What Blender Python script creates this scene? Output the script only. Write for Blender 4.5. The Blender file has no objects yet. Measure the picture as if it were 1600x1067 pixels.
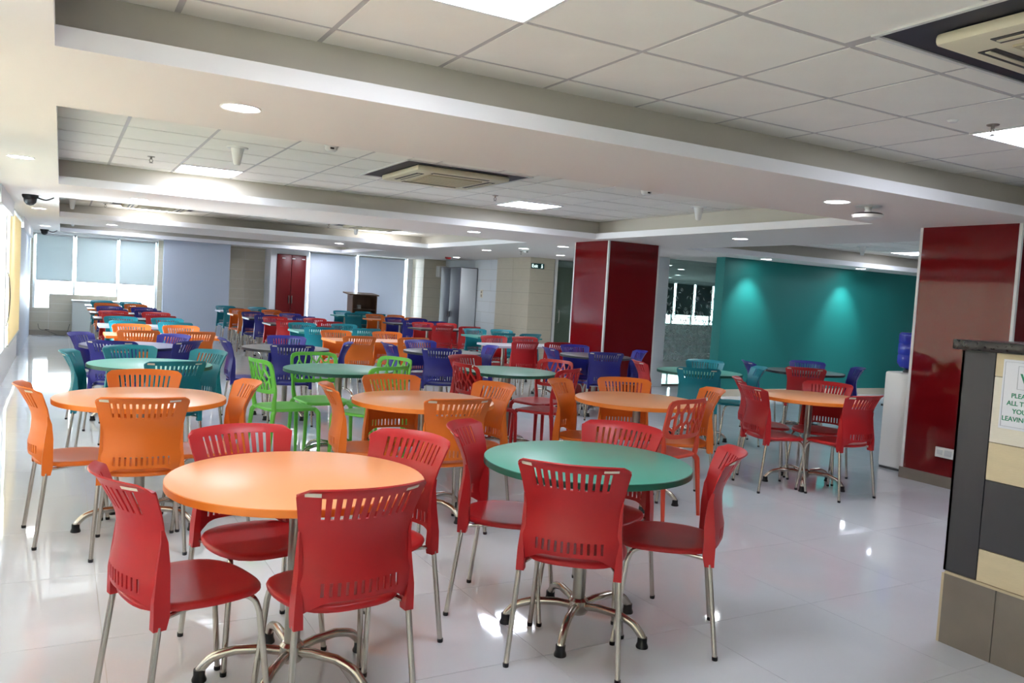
import bpy, bmesh, math, random
from mathutils import Vector, Matrix
random.seed(7)
R = math.radians
scene = bpy.context.scene
col = scene.collection

# ------------------------------------------------------------------ camera
YAW, PIT, ROLL = R(29.3285), R(-3.2497), R(3.3411)
EYE = Vector((0, 0, 1.48))
cam_d = bpy.data.cameras.new('camera')
cam_d.sensor_width = 36.0
cam_d.lens = 36.0 * 1261.86 / 1600.0
cam_d.clip_start = 0.05
cam_d.clip_end = 200
cam = bpy.data.objects.new('camera', cam_d)
col.objects.link(cam)
_f = Vector((math.sin(YAW) * math.cos(PIT), math.cos(YAW) * math.cos(PIT), math.sin(PIT)))
_r = Vector((math.cos(YAW), -math.sin(YAW), 0))
_u = _r.cross(_f)
_r2 = _r * math.cos(ROLL) + _u * math.sin(ROLL)
_u2 = -_r * math.sin(ROLL) + _u * math.cos(ROLL)
cam.matrix_world = Matrix(((_r2.x, _u2.x, -_f.x, EYE.x), (_r2.y, _u2.y, -_f.y, EYE.y), (_r2.z, _u2.z, -_f.z, EYE.z), (0, 0, 0, 1)))
scene.camera = cam

# ------------------------------------------------------------------ world, sun, exposure
world = bpy.data.worlds.new('world')
scene.world = world
world.use_nodes = True
bg = world.node_tree.nodes['Background']
bg.inputs[0].default_value = (0.87, 0.94, 1.0, 1)
bg.inputs[1].default_value = 12.0
sun_d = bpy.data.lights.new('sun', 'SUN')
sun_d.energy = 14.0
sun_d.angle = R(0.6)
sun_d.color = (1.0, 0.95, 0.86)
sun = bpy.data.objects.new('sun', sun_d)
col.objects.link(sun)
# sun shines from the left (outside the window wall), very high
_sd = Vector((math.cos(R(77)), 0.06, -math.sin(R(77))))
sun.rotation_euler = _sd.to_track_quat('-Z', 'Y').to_euler()
sun.location = (-6, 8, 12)

def portal(name, loc, rot, sx, sy):
    d = bpy.data.lights.new(name, 'AREA')
    d.shape = 'RECTANGLE'
    d.size, d.size_y = sx, sy
    d.cycles.is_portal = True
    o = bpy.data.objects.new(name, d)
    o.location = loc
    o.rotation_euler = rot
    col.objects.link(o)

PANEL_E = 12.5       # ceiling panel emission
DOWN_E = 22.0        # downlight lens emission
DOWN_W = 14.0        # downlight spot watts
scene.view_settings.view_transform = 'Standard'
scene.view_settings.look = 'None'
scene.view_settings.gamma = 1.0
scene.view_settings.use_curve_mapping = False
scene.view_settings.exposure = 1.0

# ------------------------------------------------------------------ materials
def srgb(r, g, b):
    def c(v):
        v /= 255.0
        return v / 12.92 if v <= 0.04045 else ((v + 0.055) / 1.055) ** 2.4
    return (c(r), c(g), c(b), 1)

MATS = {}
def mat(name, rgb, rough=0.5, metal=0.0, spec=0.5, noise=0.0, nscale=8.0, bump=0.0, bscale=60.0, coat=0.0, coat_r=0.05, stretch=None):
    m = bpy.data.materials.new(name)
    m.use_nodes = True
    nt = m.node_tree
    p = nt.nodes['Principled BSDF']
    p.inputs['Base Color'].default_value = rgb
    p.inputs['Roughness'].default_value = rough
    p.inputs['Metallic'].default_value = metal
    p.inputs['Specular IOR Level'].default_value = spec
    p.inputs['Coat Weight'].default_value = coat
    p.inputs['Coat Roughness'].default_value = coat_r
    tc = None
    if noise or bump:
        tc = nt.nodes.new('ShaderNodeTexCoord')
        mp = nt.nodes.new('ShaderNodeMapping')
        if stretch:
            mp.inputs['Scale'].default_value = stretch
        nt.links.new(tc.outputs['Object'], mp.inputs['Vector'])
    if noise:
        n = nt.nodes.new('ShaderNodeTexNoise')
        n.inputs['Scale'].default_value = nscale
        n.inputs['Detail'].default_value = 5
        nt.links.new(mp.outputs[0], n.inputs['Vector'])
        r = nt.nodes.new('ShaderNodeValToRGB')
        r.color_ramp.elements[0].position = 0.3
        r.color_ramp.elements[1].position = 0.7
        r.color_ramp.elements[0].color = tuple(v * (1 - noise) for v in rgb[:3]) + (1,)
        r.color_ramp.elements[1].color = tuple(min(1, v * (1 + noise)) for v in rgb[:3]) + (1,)
        nt.links.new(n.outputs[0], r.inputs[0])
        nt.links.new(r.outputs[0], p.inputs['Base Color'])
    if bump:
        n2 = nt.nodes.new('ShaderNodeTexNoise')
        n2.inputs['Scale'].default_value = bscale
        n2.inputs['Detail'].default_value = 3
        nt.links.new(mp.outputs[0], n2.inputs['Vector'])
        b = nt.nodes.new('ShaderNodeBump')
        b.inputs['Strength'].default_value = bump
        b.inputs['Distance'].default_value = 0.002
        nt.links.new(n2.outputs[0], b.inputs['Height'])
        nt.links.new(b.outputs[0], p.inputs['Normal'])
    MATS[name] = m
    return m

def emis(name, rgb, s):
    m = bpy.data.materials.new(name)
    m.use_nodes = True
    p = m.node_tree.nodes['Principled BSDF']
    p.inputs['Base Color'].default_value = (0.8, 0.8, 0.8, 1)
    p.inputs['Emission Color'].default_value = rgb
    p.inputs['Emission Strength'].default_value = s
    MATS[name] = m
    return m

def glass(name, tint, refl=0.06):
    m = bpy.data.materials.new(name)
    m.use_nodes = True
    nt = m.node_tree
    nt.nodes.remove(nt.nodes['Principled BSDF'])
    out = nt.nodes['Material Output']
    t = nt.nodes.new('ShaderNodeBsdfTransparent')
    t.inputs[0].default_value = tint
    g = nt.nodes.new('ShaderNodeBsdfGlossy')
    g.inputs['Roughness'].default_value = 0.02
    fr = nt.nodes.new('ShaderNodeFresnel')
    fr.inputs[0].default_value = 1.45
    mx = nt.nodes.new('ShaderNodeMixShader')
    nt.links.new(fr.outputs[0], mx.inputs[0])
    nt.links.new(t.outputs[0], mx.inputs[1])
    nt.links.new(g.outputs[0], mx.inputs[2])
    nt.links.new(mx.outputs[0], out.inputs[0])
    MATS[name] = m
    return m

def fabric(name, rgb, trans):
    m = bpy.data.materials.new(name)
    m.use_nodes = True
    nt = m.node_tree
    nt.nodes.remove(nt.nodes['Principled BSDF'])
    out = nt.nodes['Material Output']
    d = nt.nodes.new('ShaderNodeBsdfDiffuse')
    d.inputs[0].default_value = rgb
    t = nt.nodes.new('ShaderNodeBsdfTranslucent')
    t.inputs[0].default_value = rgb
    mx = nt.nodes.new('ShaderNodeMixShader')
    mx.inputs[0].default_value = trans
    nt.links.new(d.outputs[0], mx.inputs[1])
    nt.links.new(t.outputs[0], mx.inputs[2])
    nt.links.new(mx.outputs[0], out.inputs[0])
    MATS[name] = m
    return m

mat('soffit', srgb(240, 235, 229), 0.7)
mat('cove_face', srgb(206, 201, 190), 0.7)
mat('ledge_white', srgb(244, 244, 246), 0.6)
mat('wall_white', srgb(238, 240, 242), 0.6)
mat('ctile', srgb(248, 245, 238), 0.85, noise=0.02, nscale=3, bump=0.15, bscale=300)
mat('tbar', srgb(196, 192, 192), 0.5)
mat('floor_tile', srgb(212, 216, 224), 0.045, spec=0.85, noise=0.03, nscale=2.2)
mat('floor_joint', srgb(172, 170, 166), 0.6)
mat('beige_tile', srgb(206, 198, 178), 0.45, noise=0.03, nscale=4, stretch=(1, 1, 6))
mat('beige_joint', srgb(150, 142, 124), 0.8)
mat('skirting', srgb(160, 150, 135), 0.4)
mat('teal_wall', srgb(18, 122, 118), 0.55)
mat('red_glass', srgb(110, 12, 18), 0.04, spec=0.4)
mat('red_door', srgb(110, 14, 18), 0.35)
mat('trim_white', srgb(225, 225, 222), 0.4)
mat('panel_grey', srgb(196, 205, 220), 0.5)
mat('cream_rough', srgb(216, 200, 166), 0.75, bump=0.5, bscale=40, stretch=(1, 1, 5), noise=0.03, nscale=6)
mat('cream_pale', srgb(228, 222, 208), 0.7, bump=0.35, bscale=40, stretch=(1, 1, 5))
mat('charcoal', srgb(66, 66, 70), 0.5)
mat('plinth', srgb(128, 119, 108), 0.45, noise=0.07, nscale=5)
mat('plinth_edge', srgb(196, 180, 150), 0.6)
mat('granite', srgb(38, 36, 38), 0.18, noise=0.3, nscale=70)
mat('chrome', srgb(196, 190, 180), 0.22, metal=1.0)
mat('steel', srgb(160, 156, 148), 0.32, metal=1.0)
mat('black_plastic', srgb(22, 22, 24), 0.4)
mat('white_plastic', srgb(235, 235, 232), 0.35)
mat('sticker', srgb(228, 222, 205), 0.5)
mat('navy', srgb(26, 30, 46), 0.5)
mat('cassette', srgb(226, 218, 192), 0.45)
mat('cassette_grille', srgb(190, 178, 148), 0.6)
mat('vent_dark', srgb(58, 56, 52), 0.5)
mat('wood', srgb(112, 84, 62), 0.45, noise=0.18, nscale=9, stretch=(1, 1, 0.15))
mat('locker_grey', srgb(80, 84, 94), 0.4)
mat('locker_white', srgb(208, 214, 220), 0.4)
mat('cabinet_front', srgb(206, 208, 200), 0.45)
mat('sign_paper', srgb(226, 228, 236), 0.4)
mat('sign_line', srgb(170, 176, 186), 0.5)
mat('sign_green', srgb(40, 140, 105), 0.5)
mat('exit_green', srgb(14, 74, 72), 0.4)
emis('exit_white', (0.75, 1.0, 0.95, 1), 0.8)
mat('bottle_blue', srgb(46, 66, 190), 0.15)
mat('alarm_red', srgb(150, 20, 20), 0.4)
mat('mullion', srgb(205, 208, 208), 0.4)
mat('outside_grey', srgb(150, 150, 145), 0.8)
emis('panel_light', (0.84, 0.88, 1.0, 1), PANEL_E)
emis('down_light', (0.97, 0.97, 1.0, 1), DOWN_E)
glass('window_glass', (0.94, 0.97, 0.97, 1))
glass('partition_glass', (0.52, 0.62, 0.60, 1))
fabric('film', srgb(214, 226, 224), 0.25)
fabric('blind_grey', srgb(214, 224, 224), 0.15)
fabric('blind_white', srgb(226, 231, 240), 0.13)
fabric('blind_cream', srgb(252, 246, 234), 0.36)
fabric('blind_butter', srgb(254, 240, 204), 0.16)
fabric('blind_dark', srgb(90, 96, 98), 0.04)  # backlit darkness of these blinds is put into the fabric colour

CHAIR_RGB = {'red': srgb(182, 30, 35), 'orange': srgb(222, 112, 34), 'teal': srgb(14, 128, 144),
             'blue': srgb(40, 40, 132), 'lime': srgb(122, 216, 86), 'coral': srgb(206, 70, 48), 'scarlet': srgb(190, 28, 34)}
for k, v in CHAIR_RGB.items():
    mat('chair_' + k, v, 0.38, spec=0.45, bump=0.06, bscale=400)
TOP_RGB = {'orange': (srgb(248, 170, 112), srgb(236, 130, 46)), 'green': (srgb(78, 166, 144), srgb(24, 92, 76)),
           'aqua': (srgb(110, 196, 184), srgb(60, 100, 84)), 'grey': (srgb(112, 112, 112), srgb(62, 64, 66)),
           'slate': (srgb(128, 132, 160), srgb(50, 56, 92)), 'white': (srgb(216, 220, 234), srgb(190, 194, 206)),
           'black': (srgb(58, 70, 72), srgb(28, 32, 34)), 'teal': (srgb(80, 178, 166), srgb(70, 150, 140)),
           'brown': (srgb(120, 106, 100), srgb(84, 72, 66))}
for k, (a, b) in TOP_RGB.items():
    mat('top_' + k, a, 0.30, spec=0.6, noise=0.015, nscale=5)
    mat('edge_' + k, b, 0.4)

# ------------------------------------------------------------------ helpers
def tagk(o, label=None, cat=None, group=None, kind=None):
    if label: o['label'] = label
    if cat: o['category'] = cat
    if group: o['group'] = group
    if kind: o['kind'] = kind
    return o

def link(o, parent=None):
    col.objects.link(o)
    if parent is not None:
        o.parent = parent
    return o

def empty(name, loc=(0, 0, 0), rz=0.0):
    o = bpy.data.objects.new(name, None)
    o.empty_display_size = 0.1
    o.location = loc
    o.rotation_euler = (0, 0, rz)
    col.objects.link(o)
    return o

def bm_mesh(bm, name, mats, smooth=None, recalc=True):
    if recalc:
        bmesh.ops.recalc_face_normals(bm, faces=bm.faces[:])
    me = bpy.data.meshes.new(name)
    bm.to_mesh(me)
    bm.free()
    for m in (mats if isinstance(mats, (list, tuple)) else [mats]):
        me.materials.append(MATS[m])
    if smooth is not None:
        me.shade_smooth()
        me.set_sharp_from_angle(angle=R(smooth))
    return me

def obj(name, me, parent=None, loc=(0, 0, 0), rot=(0, 0, 0)):
    o = bpy.data.objects.new(name, me)
    o.location = loc
    o.rotation_euler = rot
    return link(o, parent)

def abox(bm, x0, x1, y0, y1, z0, z1, bev=0.0, mi=0):
    v = [bm.verts.new((x, y, z)) for x in (x0, x1) for y in (y0, y1) for z in (z0, z1)]
    fs = [(0, 1, 3, 2), (4, 6, 7, 5), (0, 4, 5, 1), (2, 3, 7, 6), (0, 2, 6, 4), (1, 5, 7, 3)]
    faces = [bm.faces.new([v[i] for i in f]) for f in fs]
    for f in faces:
        f.material_index = mi
    if bev:
        es = list({e for f in faces for e in f.edges})
        bmesh.ops.bevel(bm, geom=es, offset=bev, segments=2, affect='EDGES', profile=0.5)

def boxo(name, x0, x1, y0, y1, z0, z1, m, parent=None, bev=0.0):
    bm = bmesh.new()
    abox(bm, x0, x1, y0, y1, z0, z1, bev)
    return obj(name, bm_mesh(bm, name, m, 40 if bev else None), parent)

def tube(bm, pts, rad, n=10, caps=True):
    pts = [Vector(p) for p in pts]
    rads = rad if isinstance(rad, (list, tuple)) else [rad] * len(pts)
    rings = []
    t0 = (pts[1] - pts[0]).normalized()
    up = Vector((0, 0, 1)) if abs(t0.z) < 0.9 else Vector((1, 0, 0))
    nrm = t0.cross(up).normalized()
    for i, p in enumerate(pts):
        if i == 0: t = t0
        elif i == len(pts) - 1: t = (pts[i] - pts[i - 1]).normalized()
        else: t = ((pts[i + 1] - p).normalized() + (p - pts[i - 1]).normalized()).normalized()
        nrm = (nrm - t * nrm.dot(t)).normalized()
        b = t.cross(nrm)
        rings.append([bm.verts.new(p + (nrm * math.cos(2 * math.pi * k / n) + b * math.sin(2 * math.pi * k / n)) * rads[i]) for k in range(n)])
    for a, b in zip(rings, rings[1:]):
        for k in range(n):
            bm.faces.new((a[k], a[(k + 1) % n], b[(k + 1) % n], b[k]))
    if caps:
        bm.faces.new(rings[0][::-1])
        bm.faces.new(rings[-1])

def lathe(bm, prof, n=24, c=(0, 0), mi=0):
    rings = []
    for r_, z in prof:
        if r_ < 1e-5:
            rings.append([bm.verts.new((c[0], c[1], z))])
        else:
            rings.append([bm.verts.new((c[0] + r_ * math.cos(2 * math.pi * k / n), c[1] + r_ * math.sin(2 * math.pi * k / n), z)) for k in range(n)])
    for a, b in zip(rings, rings[1:]):
        for k in range(n):
            q = [a[k % len(a)], a[(k + 1) % len(a)], b[(k + 1) % len(b)], b[k % len(b)]]
            q2 = []
            for v in q:
                if v not in q2: q2.append(v)
            if len(q2) >= 3:
                f = bm.faces.new(q2)
                f.material_index = mi

def latheo(name, prof, m, parent=None, loc=(0, 0, 0), n=24, smooth=35):
    bm = bmesh.new()
    lathe(bm, prof, n)
    return obj(name, bm_mesh(bm, name, m, smooth), parent, loc)

def smoothpts(pts, k=4):
    """Catmull-Rom through points"""
    P = [Vector(p) for p in pts]
    out = []
    for i in range(len(P) - 1):
        p0 = P[max(i - 1, 0)]; p1 = P[i]; p2 = P[i + 1]; p3 = P[min(i + 2, len(P) - 1)]
        for j in range(k):
            t = j / k
            out.append(0.5 * ((2 * p1) + (p2 - p0) * t + (2 * p0 - 5 * p1 + 4 * p2 - p3) * t * t + (3 * p1 - p0 - 3 * p2 + p3) * t ** 3))
    out.append(P[-1])
    return out

def copy_tree(o, parent=None):
    c = o.copy()
    col.objects.link(c)
    c.parent = parent
    for ch in list(o.children):
        copy_tree(ch, c)
    return c

# ================================================================== STRUCTURE
SOF, TIL, LED, OFF = 2.32, 2.58, 2.40, 0.15
XL, XR, YN, YB = -0.62, 22.0, -4.0, 20.9

# ---- floor: base slab + tiles
fl = boxo('floor', XL - 0.3, XR, YN, 22.0, -0.2, -0.002, 'floor_joint')
tagk(fl, 'glossy white tiled floor of the dining hall', 'floor', kind='structure')
TS = 0.8
ftm = {}
def floor_tile(x0, x1, y0, y1):
    k = (round(x1 - x0, 3), round(y1 - y0, 3))
    if k not in ftm:
        bm = bmesh.new()
        abox(bm, 0, k[0], 0, k[1], -0.006, 0)
        ftm[k] = bm_mesh(bm, 'floor_tile', 'floor_tile')
    return obj('tile', ftm[k], fl, (x0, y0, 0))
g = 0.0012
nfar = bmesh.new()
fx = XL
while fx < XR - 0.01:
    fx1 = min(fx + TS, XR)
    fy = YN + 0.35
    while fy < 21.9:
        fy1 = min(fy + TS, 22.0)
        near = (1.0 < fy + 0.4 < 11.0) and (fx - 0.5 < 1.35 * (fy + 1) and fx < 9.6)
        if near:
            floor_tile(fx + g, fx1 - g, fy + g, fy1 - g)
        else:
            abox(nfar, fx + g, fx1 - g, fy + g, fy1 - g, -0.006, 0)
        fy = fy1
    fx = fx1
fo = obj('far_tiles', bm_mesh(nfar, 'far_tiles', 'floor_tile'), fl)
tagk(fo, kind='stuff')

# ---- ceiling soffit with recesses
REC = [(-0.04, 6.60, -1.00, 3.58), (-0.04, 6.42, 4.87, 9.25), (-0.04, 6.32, 10.95, 14.86), (-0.04, 6.32, 17.2, 20.5), (8.05, 14.2, 4.4, 9.3)]
xs = sorted({XL, XR} | {v for r_ in REC for v in r_[:2]})
ys = sorted({YN, 22.0} | {v for r_ in REC for v in r_[2:]})
bm = bmesh.new()
for i in range(len(xs) - 1):
    for j in range(len(ys) - 1):
        cx, cy = (xs[i] + xs[i + 1]) / 2, (ys[j] + ys[j + 1]) / 2
        if any(a < cx < b and c < cy < d for a, b, c, d in REC):
            continue
        bm.faces.new([bm.verts.new(p) for p in ((xs[i], ys[j], SOF), (xs[i], ys[j + 1], SOF), (xs[i + 1], ys[j + 1], SOF), (xs[i + 1], ys[j], SOF))])
bmesh.ops.remove_doubles(bm, verts=bm.verts[:], dist=1e-4)
bmesh.ops.reverse_faces(bm, faces=[f for f in bm.faces if f.normal.z > 0])
abox(bm, XL - 0.3, XR + 0.2, YN - 0.2, 22.2, 2.80, 3.0)  # unseen roof slab added over the trays to keep sky light out
ceil = obj('ceiling', bm_mesh(bm, 'ceiling', 'soffit', recalc=False))
tagk(ceil, 'off-white plaster soffit with recessed trays', 'ceiling', kind='structure')

def quad(bm, *ps):
    bm.faces.new([bm.verts.new(p) for p in ps])

ctm = {}
def ceil_tile(parent, x0, x1, y0, y1):
    k = (round(x1 - x0, 3), round(y1 - y0, 3))
    if k[0] < 0.04 or k[1] < 0.04: return
    if k not in ctm:
        b = bmesh.new()
        abox(b, 0, k[0], 0, k[1], -0.003, 0.0)
        ctm[k] = bm_mesh(b, 'ceiling_tile', 'ctile')
    obj('ceiling_tile', ctm[k], parent, (x0, y0, TIL))

def recess(i, rc, gx, gy, skips, label):
    x0, x1, y0, y1 = rc
    X0, X1, Y0, Y1 = x0 - OFF, x1 + OFF, y0 - OFF, y1 + (0.72 if i == 2 else OFF)
    b = bmesh.new()
    for (a0, a1, b0, b1, z0, z1) in ((x0, x1, y0, y1, SOF, LED), (X0, X1, Y0, Y1, LED, TIL)):
        c = [(a0, b0), (a1, b0), (a1, b1), (a0, b1)]
        for k in range(4):
            p, q = c[k], c[(k + 1) % 4]
            quad(b, (p[0], p[1], z0), (q[0], q[1], z0), (q[0], q[1], z1), (p[0], p[1], z1))
            b.faces.ensure_lookup_table()
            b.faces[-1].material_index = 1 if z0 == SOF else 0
    ci, co = [(x0, y0), (x1, y0), (x1, y1), (x0, y1)], [(X0, Y0), (X1, Y0), (X1, Y1), (X0, Y1)]
    for k in range(4):
        p, q, r_, s = ci[k], ci[(k + 1) % 4], co[(k + 1) % 4], co[k]
        quad(b, (*p, LED), (*q, LED), (*r_, LED), (*s, LED))
    tr = obj('trim_%d' % (i + 1), bm_mesh(b, 'cove_trim', ['cove_face', 'ledge_white'], recalc=False))
    tagk(tr, 'stepped white cove edge around ' + label, 'cove', kind='structure')
    cg = boxo('ceiling', X0, X1, Y0, Y1, TIL, TIL + 0.03, 'tbar')
    tagk(cg, 'suspended grid ceiling of square tiles in ' + label, 'ceiling', kind='structure')
    kx = math.floor((X0 - gx) / 0.6)
    while gx + kx * 0.6 < X1:
        a0, a1 = max(gx + kx * 0.6 + 0.013, X0 + 0.004), min(gx + (kx + 1) * 0.6 - 0.013, X1 - 0.004)
        ky = math.floor((Y0 - gy) / 0.6)
        while gy + ky * 0.6 < Y1:
            b0, b1 = max(gy + ky * 0.6 + 0.013, Y0 + 0.004), min(gy + (ky + 1) * 0.6 - 0.013, Y1 - 0.004)
            ky += 1
            if a1 - a0 < 0.03 or b1 - b0 < 0.03: continue
            rects = [(a0, a1, b0, b1)]
            for (s0, s1, t0, t1) in skips:
                nr = []
                for (p0, p1, q0, q1) in rects:
                    if p1 <= s0 or p0 >= s1 or q1 <= t0 or q0 >= t1:
                        nr.append((p0, p1, q0, q1)); continue
                    if p0 < s0: nr.append((p0, s0 - 0.012, q0, q1))
                    if p1 > s1: nr.append((s1 + 0.012, p1, q0, q1))
                    m0, m1 = max(p0, s0), min(p1, s1)
                    if q0 < t0: nr.append((m0, m1, q0, t0 - 0.012))
                    if q1 > t1: nr.append((m0, m1, t1 + 0.012, q1))
                rects = nr
            for rr in rects:
                ceil_tile(cg, *rr)
        kx += 1
    return cg

PANELS = [(1.0, 1.6, 2.3, 2.9), (4.6, 5.2, 2.3, 2.9), (1.0, 1.6, 8.6, 9.2), (4.6, 5.2, 8.2, 8.8),
          (1.0, 1.6, 14.60, 15.20), (5.2, 5.8, 14.60, 15.20), (1.0, 1.6, 19.6, 20.2), (5.2, 5.8, 19.6, 20.2), (12.2, 12.8, 8.3, 8.9), (9.2, 9.8, 5.6, 6.2)]
ACS = [(2.76, 3.96, 0.94, 2.14), (2.55, 3.75, 6.5, 7.7), (0.68, 1.88, 13.38, 14.58), (4.3, 5.5, 13.38, 14.58), (11.4, 12.6, 6.0, 7.2)]
GX = 0.40
for i, (rc, gy, lab) in enumerate(zip(REC, (3.5, 6.8, 15.2, 17.2, 8.3), ('the nearest ceiling tray', 'the second ceiling tray', 'the third ceiling tray', 'the farthest ceiling tray', 'the ceiling tray before the teal wall'))):
    sk = [p for p in PANELS + ACS if rc[0] - OFF < p[0] < rc[1] + OFF and rc[2] - OFF < p[2] < rc[3] + 0.3]
    recess(i, rc, GX, gy, sk, lab)

# ---- tiled wall helper: rectangular pieces on a plane, each a child object
wtm = {}
def tile_face(parent, org, udir, width, z0, z1, tw, th, m, out=0.006, gap=0.004, off=0.0):
    """tiles on a vertical face starting at org (x,y), along udir; outward normal is udir rotated -90 deg"""
    u = Vector((udir[0], udir[1], 0)).normalized()
    rz = math.atan2(u.y, u.x)
    z, row = z0, 0
    while z < z1 - 0.02:
        zt = min(z + th, z1)
        p = -(off if row % 2 else 0.0)
        while p < width - 0.02:
            q0, q1 = max(p, 0), min(p + tw, width)
            p += tw
            if q1 - q0 < 0.02: continue
            k = (round(q1 - q0, 3), round(zt - z, 3), m)
            if k not in wtm:
                b = bmesh.new()
                abox(b, gap / 2, k[0] - gap / 2, -out, 0.0, gap / 2, k[1] - gap / 2)
                wtm[k] = bm_mesh(b, 'wall_tile', m)
            o = obj('tile', wtm[k], parent, (org[0] + u.x * q0, org[1] + u.y * q0, z), (0, 0, rz))
        z = zt
        row += 1

# ---- left wall with windows
SILL, HEAD = 0.41, 2.26
bays = [(-3.6, -0.6), (-0.1, 2.9), (3.4, 6.4), (6.9, 9.9), (10.4, 12.2), (12.45, 15.7)]
bm = bmesh.new()
abox(bm, XL - 0.25, XL, YN, 22.0, 0, SILL)
abox(bm, XL - 0.25, XL, YN, 22.0, HEAD, 2.85)
prev = YN
for a, b in bays:
    abox(bm, XL - 0.25, XL, prev, a, SILL, HEAD)
    prev = b
abox(bm, XL - 0.25, XL, prev, 22.0, SILL, HEAD)
wl = obj('wall_left', bm_mesh(bm, 'wall_left', 'wall_white'))
tagk(wl, 'white window wall along the left side', 'wall', kind='structure')
for i, (a, b) in enumerate(bays):
    bm = bmesh.new()
    for y in (a, (a + b) / 2 - 0.025, b - 0.05):
        abox(bm, XL - 0.20, XL - 0.14, y, y + 0.05, SILL, HEAD)
    abox(bm, XL - 0.20, XL - 0.14, a, b, SILL, SILL + 0.05)
    abox(bm, XL - 0.20, XL - 0.14, a, b, HEAD - 0.05, HEAD)
    wi = obj('window_%d' % (i + 1), bm_mesh(bm, 'window_frame', 'mullion'))
    tagk(wi, 'aluminium framed window in the left wall, bay %s' % ['first behind camera', 'beside camera', 'second from camera', 'third from camera', 'just before the cream blind', 'behind the cream blind'][i], 'window', kind='structure')
    for (p, q) in ((a + 0.05, (a + b) / 2 - 0.025), ((a + b) / 2 + 0.025, b - 0.05)):
        boxo('pane', XL - 0.175, XL - 0.165, p, q, SILL + 0.05, HEAD - 0.05, 'window_glass', wi)
    portal('portal', (XL - 0.26, (a + b) / 2, (SILL + HEAD) / 2), (0, R(-90), 0), HEAD - SILL, b - a)
# pelmet boxes and pilaster at far end of the left wall
for (a, b) in ((9.9, 12.45), (15.7, 20.8)):
    t = boxo('trim_%d' % (6 + (a > 12)), XL, XL + 0.07, a, b, 2.13, SOF, 'wall_white')
    tagk(t, 'white pelmet box on the left wall %s' % ('by the cream blind' if a < 12 else 'at the far end'), 'pelmet', kind='structure')
pl = boxo('wall_left', XL, XL + 0.03, 15.75, 20.9, 0, 2.13, 'panel_grey')
tagk(pl, 'pale blue grey panelled stretch of the left wall', 'wall', kind='structure')

# ---- back wall
bm = bmesh.new()
abox(bm, XL, -0.54, YB, 21.1, 0, SOF)
abox(bm, -0.54, -0.22, YB, 21.1, 0, 0.60)
abox(bm, -0.22, 1.17, YB, 21.1, 0, 0.92)
abox(bm, 1.17, 2.0, YB, 21.1, 0, 0.35)
abox(bm, -0.54, 2.0, YB, 21.1, 2.27, 2.6)
abox(bm, 2.0, 3.61, YB, 21.1, 0, 2.6)
abox(bm, 3.61, 4.62, 21.5, 21.7, 0, 2.6)
abox(bm, 3.55, 3.61, 21.1, 21.7, 0, 2.6)
abox(bm, 4.62, 4.77, YB, 21.7, 0, 2.6)
abox(bm, 4.77, 5.52, YB, 21.1, 2.2, 2.6)
abox(bm, 4.77, 5.52, 21.06, 21.1, 0, 2.2)
abox(bm, 5.52, 5.58, YB, 21.1, 0, 2.6)
abox(bm, 5.58, 8.32, YB, 21.1, 0, 0.3)
abox(bm, 5.58, 8.32, YB, 21.1, 2.34, 2.6)
abox(bm, 8.32, 15.5, YB, 21.1, 0, 2.6)
abox(bm, 15.5, XR, YB, 21.1, 0, 0.82)
abox(bm, 15.5, XR, YB, 21.1, 2.25, 2.6)
wb = obj('wall_back', bm_mesh(bm, 'wall_back', 'wall_white'))
tagk(wb, 'white far end wall of the hall', 'wall', kind='structure')
tile_face(wb, (-0.22, YB), (1, 0), 1.39, 0.1, 0.92, 0.6, 0.2, 'beige_tile')
tile_face(wb, (XL, YB), (1, 0), 0.40, 0.1, 0.60, 0.6, 0.2, 'beige_tile')
tile_face(wb, (XL, YB), (1, 0), 0.08, 0.60, 2.27, 0.6, 0.25, 'beige_tile')
tile_face(wb, (2.0, YB), (1, 0), 0.11, 0.1, 2.3, 0.6, 0.25, 'beige_tile')
tile_face(wb, (3.61, 21.5), (1, 0), 1.01, 0.0, 2.32, 0.5, 0.25, 'beige_tile')
bb = boxo('baseboard_back', XL, 2.1, YB - 0.05, YB, 0, 0.1, 'skirting')
tagk(bb, 'grey stone skirting along the far wall', 'skirting', kind='structure')
tp = boxo('wall_partition', 2.11, 3.61, 20.72, 20.9, 0, SOF, 'panel_grey')
tagk(tp, 'tall pale blue-grey partition panel on the far wall', 'partition', kind='structure')
# back windows
def wframe(n, x0, x1, z0, z1, muls, label, y=21.0):
    b = bmesh.new()
    abox(b, x0, x1, y - 0.03, y + 0.03, z0, z0 + 0.04)
    abox(b, x0, x1, y - 0.03, y + 0.03, z1 - 0.04, z1)
    xsn = [x0 + 0.02] + muls + [x1 - 0.02]
    for x in xsn:
        abox(b, x - 0.022, x + 0.022, y - 0.03, y + 0.03, z0, z1)
    w = obj('window_%d' % n, bm_mesh(b, 'window_frame', 'mullion'))
    tagk(w, label, 'window', kind='structure')
    for p, q in zip(xsn, xsn[1:]):
        boxo('pane', p + 0.022, q - 0.022, y - 0.004, y + 0.004, z0 + 0.04, z1 - 0.04, 'window_glass', w)
    portal('portal', ((x0 + x1) / 2, y + 0.12, (z0 + z1) / 2), (R(-90), 0, 0), x1 - x0, z1 - z0)
wframe(7, -0.54, 2.0, 0.36, 2.27, [0.265, 1.15], 'bright window in the far left end wall behind three blinds')
wframe(8, 5.58, 8.32, 0.3, 2.34, [6.87], 'window in the far wall behind two white blinds')
wframe(9, 15.5, XR, 0.82, 2.25, [16.9, 17.83, 18.69, 19.52, 20.5], 'window of the room behind the glass partition')
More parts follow.
